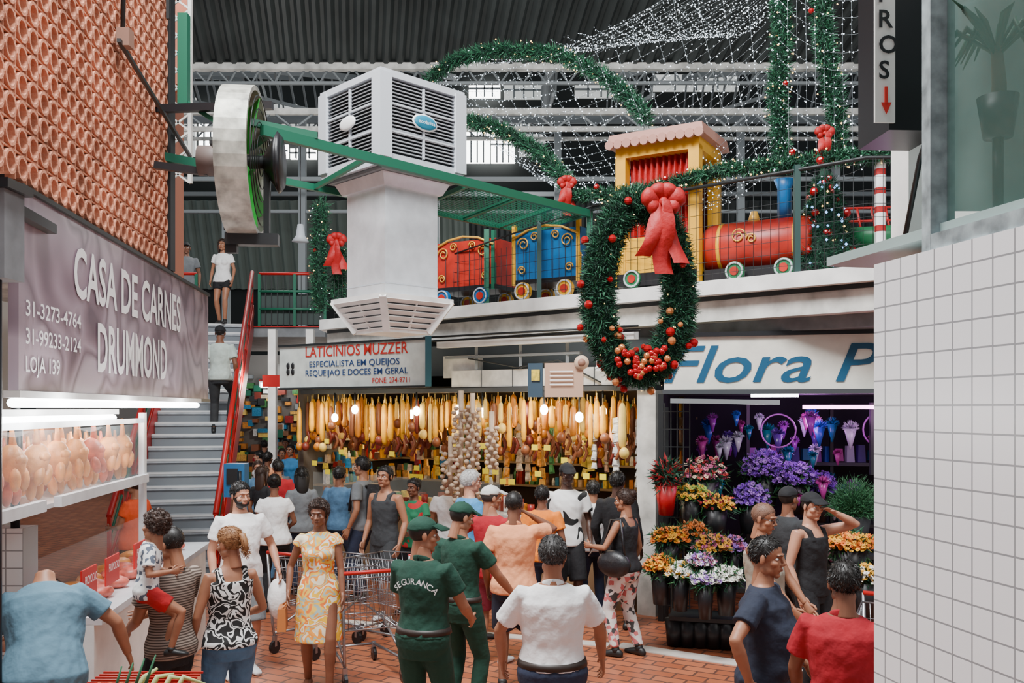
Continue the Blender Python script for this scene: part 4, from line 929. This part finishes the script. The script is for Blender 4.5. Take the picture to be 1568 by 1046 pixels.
    Hc=T(Vector((0,.012,1.6325))+Vector(hoff)); HR=Rr(1)@Matrix.Rotation(math.radians(head[0]),3,'Z')@Matrix.Rotation(math.radians(head[1]),3,'X')
    hb=B('h'); V,Fc=HM[fem]; hb.add(V,Fc,skin,True)
    for s in (-1,1):
        hb.ell((s*.031,.0655,.0),(.0135,.0125,.009),EYEW,10,8); hb.ell((s*.031,.0745,.0),(.0058,.0045,.006),EYED,8,6)
        hb.tube([(s*.014,.0925,.021),(s*.032,.0905,.026),(s*.05,.072,.020)],[.003,.0038,.002],hairm or EYED,6)
    LIP=mat('lip',tuple(c*q for c,q in zip(skin['col'],(.75,.5,.5))),.5)
    hb.ell((0,.0895,-.0595),(.021,.006,.0038),LIP,10,6); hb.ell((0,.0895,-.0675),(.018,.007,.0045),LIP,10,6)
    hairgeo(hb,hair,hairm,capm)
    if beard:
        def kf(P):
            mouth=(abs(P[:,0])<.024)&(abs(P[:,2]+.063)<.011); on=((P[:,2]<-.048)|((abs(P[:,0])>.046)&(P[:,2]<.0)&(P[:,1]<.05)))&(P[:,1]>-.015)&~mouth
            return np.where(on,.14,-.12)
        V,Fc=shell((0,.026,-.047),(.056,.066,.072),kf); hb.add(V,Fc,beard,True)
    if glasses:
        for s in (-1,1): hb.tube([(s*.032+.02*math.cos(a),.098,.0+.015*math.sin(a)) for a in np.linspace(0,2*math.pi,13)],.002,BLACK,4); hb.tube([(s*.052,.097,.005),(s*.078,.0,.008)],.002,BLACK,4)
    Vh=hb.V()*hs; Vh=Vh@np.array(HR).T+np.array(Hc)
    for m in hb.mats: b.mi(m)
    idx=[b.mi(hb.mats[k]) for k in hb.m]
    b.v.append(Vh); b.f.extend([[i+b.n for i in f] for f in hb.f]); b.m.extend(idx); b.sm.extend(hb.sm); b.n+=len(Vh)
    J.update(arms=arms,legs=legs,T=T,head=Hc,R=Rr(1))
    if extra: extra(b,J)
    X=(u-U0)/F*d if X is None else X
    return b.build_local((X,d,z),math.radians(hd),h/1.75)
def sk(n,c):
    m=mat(n,c,.5,var=.1,vscale=12); m['col']=list(c); return m
SK1=sk('skin_light',(.50,.24,.15)); SK2=sk('skin_tan',(.33,.14,.075)); SK3=sk('skin_brown',(.19,.075,.04)); SK4=sk('skin_dark',(.07,.03,.018))
HB=mat('hair_black',(.009,.007,.006),.5); HBr=mat('hair_brown',(.04,.018,.011),.55); HBl=mat('hair_blonde',(.28,.13,.05),.55); HG=mat('hair_grey',(.5,.49,.47),.6); HGd=mat('hair_darkgrey',(.04,.037,.035),.6)
GRN=cloth('uniform_green',(.005,.045,.027)); WHT=cloth('cloth_white',(.83,.82,.81),.04); BLK=cloth('cloth_black',(.008,.008,.010)); NAVY=cloth('cloth_navy',(.011,.016,.034)); RED=cloth('cloth_red',(.34,.004,.014)); PEACH=cloth('cloth_peach',(.80,.32,.15),.08)
DEN=cloth('denim',(.07,.16,.28),.25); DEN2=cloth('dark_denim',(.015,.022,.05)); ORG=cloth('cloth_orange',(.72,.085,.02)); GRY=cloth('cloth_grey',(.15,.16,.17)); BGR=cloth('cloth_bluegrey',(.10,.20,.27),.15); BEI=cloth('cloth_beige',(.32,.28,.22)); CHAR=cloth('cloth_charcoal',(.025,.027,.03)); LBL=cloth('cloth_lightblue',(.05,.24,.5))
SHB=mat('shoe_black',(.012,.012,.012),.5); SHW=mat('shoe_white',(.6,.6,.6),.5); BELT=mat('belt_leather',(.025,.016,.012),.5); BAGM=mat('bag_black',(.012,.012,.014),.4,bump=.2); BAGT=mat('bag_tan',(.40,.13,.03),.5)
FLD=pat('dress_print',[(.8,.45,.02),(.78,.74,.6),(.8,.18,.02),(.8,.5,.07),(.35,.45,.4),(.8,.30,.03),(.8,.7,.5)],9,'N'); BWP=pat('bw_print',[(.01,.01,.01),(.80,.80,.78),(.01,.01,.01),(.77,.77,.75),(.01,.01,.01)],12,'N')
FLP=pat('floral_trousers',[(.65,.6,.58),(.55,.15,.15),(.7,.65,.62),(.05,.05,.05),(.7,.66,.62)],22,'V'); STR=pat('striped_shirt',[(.28,.22,.18),(.06,.04,.03)],18,'Z'); CHD=pat('child_print',[(.78,.78,.76),(.10,.12,.16),(.78,.78,.76),(.78,.78,.76)],26,'V'); JER=pat('jersey',[(.8,.8,.78),(.8,.8,.78),(.01,.01,.01)],5,'N')
g1=person('security_guard',648,6.1,-22,1.71,fat=1.08,skin=SK2,hair='cap',hairm=HB,capm=GRN,top=GRN,sleeve=.6,collar=GRN,bottom=GRN,belt=BELT,shoes=SHB,hem=.95,head=(-55,-4),rh=(.22,.30,1.02),lh=(-.16,.30,1.02),rp=(.6,-.6,-.5))
person('security_guard',706,7.15,-35,1.70,fat=1.0,skin=SK2,hair='cap',hairm=HB,capm=GRN,top=GRN,sleeve=.6,collar=GRN,bottom=GRN,belt=BELT,shoes=SHB,hem=.95,head=(-25,-14),rh=(.28,.32,1.0),rp=(.7,-.6,-.3))
person('man_in_white_shirt',846,5.35,2,1.69,fat=1.18,skin=SK2,hair='short',hairm=HGd,top=WHT,sleeve=.75,collar=WHT,bottom=DEN2,belt=BELT,hem=.96,shoes=SHB,rh=(.33,.22,.95),lh=(-.30,.20,.95),lp=(-1,-.3,0),rp=(1,-.3,0),head=(0,-2))
person('man_in_peach_shirt',787,7.9,-8,1.72,fat=1.12,skin=SK3,hair='buzz',hairm=HB,top=PEACH,sleeve=.6,hem=.86,collar=PEACH,bottom=NAVY,blen=.45,shoes=SHB,rh=(.14,.14,1.52),rp=(1,.2,-.8),head=(0,-4))
person('man_in_red_shirt',752,8.7,-20,1.70,skin=SK2,hair='cap',hairm=HGd,capm=cloth('cap_white',(.55,.55,.52)),top=RED,sleeve=.6,bottom=cloth('shorts_wine',(.2,.02,.04)),blen=.45,shoes=SHW,head=(-45,-4),lh=(-.28,.28,1.3),lp=(-1,.0,-.6))
person('old_man_grey_hair',720,9.7,-60,1.78,fat=1.1,skin=SK1,hair='short',hairm=HG,top=LBL,sleeve=.6,bottom=DEN2,shoes=SHB,head=(-10,0))
person('man_in_tank_top',590,10.4,150,1.78,skin=SK2,hair='short',hairm=HB,top=CHAR,tank=True,bottom=CHAR,blen=.5,shoes=SHW,head=(10,5),feet=((-.12,.1),(.12,-.15)))
def backpack(b,J): b.box((0,-.2,1.22),(.3,.18,.42),BAGM,taper=.85); b.tube([(-.1,-.12,1.4),(-.11,.08,1.4),(-.11,.12,1.1)],.02,BAGM,6); b.tube([(.1,-.12,1.4),(.11,.08,1.4),(.11,.12,1.1)],.02,BAGM,6)
person('man_with_backpack',555,11.6,75,1.82,skin=SK2,hair='short',hairm=HB,top=GRY,sleeve=.6,bottom=DEN2,shoes=SHB,extra=backpack)
person('vendor_woman',634,10.9,150,1.60,fem=True,fat=1.1,skin=SK3,hair='bun',hairm=HB,top=pat('vendor_shirt',[(.01,.16,.07),(.01,.16,.07),(.5,.02,.02)],4,'N'),bottom=BLK,shoes=SHB,rh=(.2,.3,1.1),lh=(-.2,.3,1.1))
def handbag(b,J):
    w=J['arms'][1][2]; c=w+Vector((.05,.02,-.22)); b.box(c,(.08,.28,.2),BAGT,taper=.85); b.tube([c+Vector((0,-.1,.1)),w+Vector((0,-.02,-.08)),w+Vector((0,.03,-.08)),c+Vector((0,.1,.1))],.01,BAGT,6)
person('woman_in_yellow_dress',488,7.9,190,1.64,fem=True,skin=SK3,hair='curly',hairm=mat('hair_dark_brown',(.03,.015,.01),.6),top=FLD,sleeve=.22,skirt=.47,shoes=None,feet=((-.10,.12),(.10,-.12)),extra=handbag,head=(-12,-6),rh=(.27,.05,.92),lh=(-.22,.12,.88),hem=.88)
def bag2(b,J):
    w=J['arms'][0][2]; b.ell(w+Vector((0,0,-.28)),(.1,.13,.19),WHT,10,8); b.tube([w+Vector((0,0,-.02)),w+Vector((0,0,-.2))],.015,WHT,6)
person('bearded_man',368,8.4,-150,1.76,fat=1.08,skin=SK1,hair='short',hairm=HB,beard=HB,top=WHT,sleeve=.6,bottom=GRY,blen=.5,shoes=SHW,head=(15,-4),lh=(-.32,.1,.95),extra=bag2)
person('woman_in_patterned_top',352,6.2,35,1.63,fem=True,fat=1.06,skin=SK2,hair='pony',hairm=HBl,top=BWP,tank=True,hem=.90,bottom=DEN,shoes=SHW,head=(30,-8),lh=(-.24,.12,.92),rh=(.2,.25,1.05))
person('man_holding_child',262,6.0,60,1.66,skin=SK2,hair='buzz',hairm=HB,top=STR,sleeve=.6,bottom=BLK,shoes=SHB,lh=(-.12,.30,1.02),rh=(.10,.34,1.10),head=(10,-12),lp=(-.6,-.8,-.4),rp=(.6,-.8,-.4))
person('toddler',225,5.78,-70,1.0,z=.76,lean=6,skin=SK2,hair='curly',hairm=HBr,top=CHD,sleeve=.7,hem=.84,bottom=cloth('shorts_red',(.45,.008,.012)),blen=.32,shoes=SHB,hs=1.4,feet=((-.1,.16,.12),(.12,.25,.2)),head=(140,0),lh=(-.2,.2,1.1),rh=(.2,.25,1.15),vox=.014)
person('man_in_bluegrey_shirt',66,5.15,20,1.76,lean=36,side=-4,fat=1.28,skin=SK2,hair='short',hairm=HB,top=BGR,sleeve=.65,bottom=CHAR,shoes=SHB,rh=(.42,.38,.92),lh=(-.3,.5,1.0),rp=(1,-.3,-.3),feet=((-.1,-.1),(.14,-.1)),hoff=(0,.14,-.17),head=(0,-40))
person('woman_in_orange_shirt',207,10.6,70,1.66,fem=True,fat=1.15,skin=SK2,hair='short',hairm=HBr,top=ORG,sleeve=.5,bottom=BLK,shoes=SHB,lh=(-.1,.3,1.1))
person('woman_in_white_tee',420,11.0,15,1.64,fem=True,fat=1.18,skin=SK3,hair='bun',hairm=HB,top=WHT,sleeve=.5,bottom=BLK,shoes=SHB,rh=(.2,.25,1.05))
person('woman_with_long_hair',462,12.0,20,1.66,fem=True,skin=SK3,hair='long',hairm=HB,top=GRY,bottom=DEN2,shoes=SHB)
person('woman_brown_hair',402,12.6,-30,1.64,fem=True,skin=SK2,hair='long',hairm=HBr,top=BLK,bottom=DEN,shoes=SHB)
def sbag(b,J):
    b.ell((-.24,-.02,1.0),(.09,.2,.14),BAGM,14,10); b.tube([(-.24,.13,1.08),(-.17,.06,1.44),(-.16,-.05,1.45),(-.24,-.15,1.08)],.013,BAGM,6)
person('woman_with_black_bag',957,9.0,50,1.64,fem=True,fat=1.1,skin=SK2,hair='bun',hairm=HBr,top=BLK,tank=True,hem=.9,bottom=FLP,shoes=SHB,extra=sbag,lh=(-.2,.3,1.15),head=(10,-4),feet=((-.1,.05),(.12,-.1)))
person('man_in_jersey',868,10.3,185,1.82,skin=SK4,hair='cap',hairm=HB,capm=BLK,top=JER,sleeve=.65,bottom=BLK,blen=.5,shoes=SHB,head=(8,-10))
person('person_in_orange_shirt',830,9.9,-10,1.60,skin=SK3,hair='short',hairm=HB,top=cloth('cloth_orange2',(.8,.2,.01)),sleeve=.6,bottom=DEN2,shoes=SHB)
person('man_in_dark_hoodie',945,10.1,-30,1.74,skin=SK4,hair='short',hairm=HB,top=BLK,sleeve=1.8,bottom=BLK,shoes=SHB)
person('bald_man_in_tank_top',1168,7.1,-130,1.70,fat=1.1,skin=SK2,hair='buzz',hairm=mat('hair_stubble',(.16,.08,.05),.6),top=BEI,tank=True,bottom=GRY,shoes=SHB,head=(0,-10),glasses=True,lh=(-.15,.3,.95),rh=(.15,.33,.95))
person('man_in_black_tank_top',1242,7.8,-145,1.72,skin=SK1,hair='cap',hairm=HB,capm=BLK,top=BLK,tank=True,bottom=BLK,shoes=SHB,lh=(-.12,.15,1.58),lp=(-1,.3,-.5),head=(-10,-5))
person('man_in_black_cap',1207,8.6,-60,1.70,skin=SK3,hair='cap',hairm=HB,capm=BLK,top=CHAR,bottom=BLK,shoes=SHB)
person('man_in_navy_tee',1172,5.25,-118,1.70,fat=1.2,skin=SK2,hair='receding',hairm=HB,top=NAVY,sleeve=.62,bottom=DEN2,shoes=SHB,head=(-5,-4),rh=(.32,-.02,.98),rp=(1,-.5,.2),lh=(-.25,.2,.95))
person('man_in_red_polo',1292,4.65,-28,1.66,fat=1.12,skin=SK3,hair='short',hairm=HB,top=RED,sleeve=.65,collar=RED,bottom=DEN2,shoes=SHB,head=(20,-6),rh=(.2,.3,1.0),lh=(-.28,.22,.95))
def stair_z(y): return max(0,min(ZT,math.floor((y-12)*1.02/(LEN/ns)+1)*ZT/ns))
person('woman_on_stairs',341,17.7,178,1.66,z=stair_z(17.65),fem=True,skin=SK2,hair='long',hairm=HBr,top=WHT,sleeve=.5,bottom=BLK,blen=.22,shoes=SHB,feet=((-.08,.1),(.08,-.05,.0)))
person('man_on_stairs',337,14.9,5,1.76,z=stair_z(14.75),skin=SK3,hair='cap',hairm=HB,capm=BLK,top=cloth('shirt_pale_green',(.5,.58,.53)),sleeve=.65,bottom=CHAR,shoes=SHB,feet=((-.1,0),(.1,.22,.18)))
person('man_on_landing',285,18.7,200,1.78,z=4.05,skin=SK3,hair='cap',hairm=HB,capm=CHAR,top=GRY,bottom=CHAR,shoes=SHB)
for (u,d,hd,hh,t,hm) in ((412,17.5,170,1.62,LBL,HB),(432,19,190,1.6,WHT,HBr),(405,21,10,1.7,RED,HB),(425,15,170,1.6,GRY,HB),(438,22,180,1.7,ORG,HB),(397,18,90,1.6,WHT,HB),(418,19.5,180,1.7,BLK,HB),(395,14.5,200,1.6,DEN,HBr),(426,13.6,30,1.66,RED,HB),(445,18.5,170,1.7,LBL,HB),(410,16.2,-20,1.66,PEACH,HB)):
    person('distant_shopper',u,d,hd,hh,fem=(int(d)%2==0),skin=random.choice((SK1,SK2,SK3)),hairm=hm,hair='short',top=t,bottom=DEN2,shoes=SHB,vox=.02)
person('man_behind_counter',688,11.35,175,1.62,skin=SK2,hair='short',hairm=HB,top=WHT,bottom=DEN2,shoes=SHB)
person('shopper',908,10.6,10,1.6,skin=SK2,hair='short',hairm=HB,top=WHT,bottom=DEN2,shoes=SHB)
person('shopper',520,12.2,-20,1.66,skin=SK3,hair='short',hairm=HB,top=DEN,bottom=DEN2,shoes=SHB)
bpy.context.view_layer.update()
me=g1.data; bv=BVHTree.FromPolygons([v.co[:] for v in me.vertices],[p.vertices[:] for p in me.polygons])
b=B('letters'); LW_=mat('letter_white',(.85,.85,.85),.7)
for i,ch in enumerate('SEGURANCA'):
    a=(i-4)*.21; x=.185*math.sin(a); zz=1.17+.17*math.cos(a)
    hit,nn,_,_=bv.ray_cast(Vector((x,-1,zz)),Vector((0,1,0)))
    if hit:
        nn=Vector((nn.x*.6,-1,nn.z*.4)).normalized(); r=Vector((math.cos(a),0,-math.sin(a))); r=(r-nn*r.dot(nn)).normalized(); u_=nn.cross(r)
        if u_.z<0: u_=-u_
        b.text(ch,hit-r*.014-u_*.02+nn*.014,r,u_,.042,LW_,bold=.012,lift=.004)
ob=b.build(); ob.parent=g1
# ------------------------------------------------------------------ carts and baskets
def cart(name,loc,rz,s=1.):
    b=B(name); W0,W1=.24,.30; zb,zt=.48,.95; yb,yt=(.35,-.30),(.48,-.38)
    lo=[Vector((-W0,yb[0],zb)),Vector((W0,yb[0],zb)),Vector((W0*1.1,yb[1],zb)),Vector((-W0*1.1,yb[1],zb))]; hi=[Vector((-W0*.95,yt[0],zt-.05)),Vector((W0*.95,yt[0],zt-.05)),Vector((W1,yt[1],zt)),Vector((-W1,yt[1],zt))]
    for k in range(4):
        a0,a1,c0,c1=lo[k],lo[(k+1)%4],hi[k],hi[(k+1)%4]
        for t in np.linspace(0,1,11): b.tube([a0.lerp(a1,t),c0.lerp(c1,t)],.0033,STEEL,4)
        for t in (0,.25,.5,.75,1): b.tube([a0.lerp(c0,t),a1.lerp(c1,t)],.007 if t in (0,1) else .0035,STEEL,4)
    for t in np.linspace(0,1,9): b.tube([lo[0].lerp(lo[1],t),lo[3].lerp(lo[2],t)],.0035,STEEL,4)
    b.tube([hi[3]+Vector((0,-.06,.06)),hi[2]+Vector((0,-.06,.06))],.018,REDM,8)
    for s_ in (-1,1):
        b.tube([(s_*W1,-.44,1.01),(s_*.27,-.40,.3),(s_*.26,-.38,.16)],.014,STEEL,6); b.tube([(s_*.27,-.38,.2),(s_*.2,.42,.16)],.014,STEEL,6); b.tube([(s_*.24,.3,.46),(s_*.26,-.35,.24)],.012,STEEL,6)
        for y in (-.38,.42):
            x=s_*(.26 if y<0 else .2); b.tube([(x-.015,y,.065),(x+.015,y,.065)],.065,BLACK,14,smooth=False); b.beam((x,y,.07),(x,y,.18),.04,.03,STEEL)
    b.tube([(-.22,.42,.16),(.22,.42,.16)],.012,STEEL,6); b.build_local(loc,rz,s)
cart('shopping_cart',(-1.36,8.4,0),.4); cart('shopping_cart',(-1.95,9.3,0),-.5); cart('shopping_cart',(-1.15,9.35,0),.9); cart('shopping_cart',(2.75,6.55,0),2.6)
b=B('vegetable_shopping_basket'); q=Vector((-2.02,4.95,.90))
for i in range(9):
    a=i/8; b.beam(q+Vector((-.28,-.2+.4*a,.05)),q+Vector((.28,-.2+.4*a,.05)),.01,.01,REDM); b.beam(q+Vector((-.28+.56*a,-.2,.05)),q+Vector((-.24+.48*a,-.17,-.25)),.01,.01,REDM)
b.beam(q+Vector((-.3,-.22,.06)),q+Vector((.3,-.22,.06)),.025,.03,mat('basket_orange',(.7,.08,.01),.5)); b.beam(q+Vector((-.27,-.19,-.25)),q+Vector((.27,-.19,-.25)),.02,.02,REDM)
LK=mat('leek_pale',(.45,.5,.2),.5)
for i in range(4): b.tube([q+Vector((-.02+.07*i,-.1,-.05)),q+Vector((.05+.07*i,-.05,.1)),q+Vector((.1+.09*i,.0,.13-.03*i))],[.018,.015,.008],LK,8); b.tube([q+Vector((-.1+.05*i,-.1,0)),q+Vector((-.05+.06*i,-.1,.17+.02*i))],[.012,.004],PINE3,6)
OF=mat('orange_fruit',(.8,.25,.02),.5)
for i in range(5): b.ell(q+Vector((-.2+.06*i,-.05,.02)),(.05,.05,.045),OF,10,8)
b.build()
# ------------------------------------------------------------------ lights
def area(name,loc,tgt,size,e,col=(1,1,1)):
    l=bpy.data.lights.new(name,'AREA'); l.shape='RECTANGLE'; l.size=size[0]; l.size_y=size[1]; l.energy=e; l.color=col
    o=bpy.data.objects.new(name,l); SC.collection.objects.link(o); o.location=loc; o.rotation_euler=(Vector(tgt)-Vector(loc)).to_track_quat('-Z','Y').to_euler()
area('key_area_light',(-2,4.5,11.5),(0,8.5,1),(5,3.5),3100,(.97,.99,1))  # key light added overhead out of view for brightness, no roof opening modelled
area('side_fill_light',(7,1,9),(0,11,2.5),(4,3),420,(1,.98,.95))  # weaker fill light added from the side, out of view
def pt(loc,e,col,r=.15):
    l=bpy.data.lights.new('lamp','POINT'); l.energy=e; l.color=col; l.shadow_soft_size=r; o=bpy.data.objects.new('stall_and_fill_light',l); SC.collection.objects.link(o); o.location=loc
for s in (.8,2.2,3.5,4.8): pt(fp(s,.75,2.1),26,(1,.80,.46))
for s in (.6,1.8,3.1,4.3,5.2): pt(fp(s,-.4,2.35),14,(1,.84,.55))
pt(gp(1.6,.6,2.3),22,(.85,.3,1)); pt(gp(1.0,-.3,2.4),18,(1,.95,.95)); pt(gp(2.4,-.2,2.35),16,(1,.6,1))
for y in (5.8,7.2,9.): pt(LW(y,2.4,.2),18,(.95,.98,1))
pt(LW(6.2,2.3,-.3),16,(1,.9,.75)); pt(LW(7.3,2.3,-.3),16,(1,.9,.75)); pt(LW(6.5,2.2,-1.4),20,(1,.97,.92)); pt(Vector((-5.2,24,3)),130,(1,.95,.85)); pt(Vector((-4.5,15.5,3)),45,(1,.97,.9))
pt(Vector((2,13.5,6.5)),110,(1,.95,.88),.5); pt(Vector((-5.5,19.5,6.8)),110,(1,.98,.95),.5); pt(Vector((0,27,8)),300,(1,1,1),1)  # fill over upper floor, landing and far roof
w=bpy.data.worlds.new('World'); SC.world=w; w.use_nodes=True; w.node_tree.nodes['Background'].inputs[0].default_value=(.86,.93,1,1); w.node_tree.nodes['Background'].inputs[1].default_value=.48
cam=bpy.data.cameras.new('camera'); cam.lens=F/1568*36; cam.sensor_width=36; cam.shift_y=(V0-523)/1568; cam.clip_end=200
co=bpy.data.objects.new('camera',cam); SC.collection.objects.link(co); co.location=(0,0,HC); co.rotation_euler=(math.pi/2,0,0); SC.camera=co
print('polys',sum(len(o.data.polygons) for o in SC.objects if o.type=='MESH'))
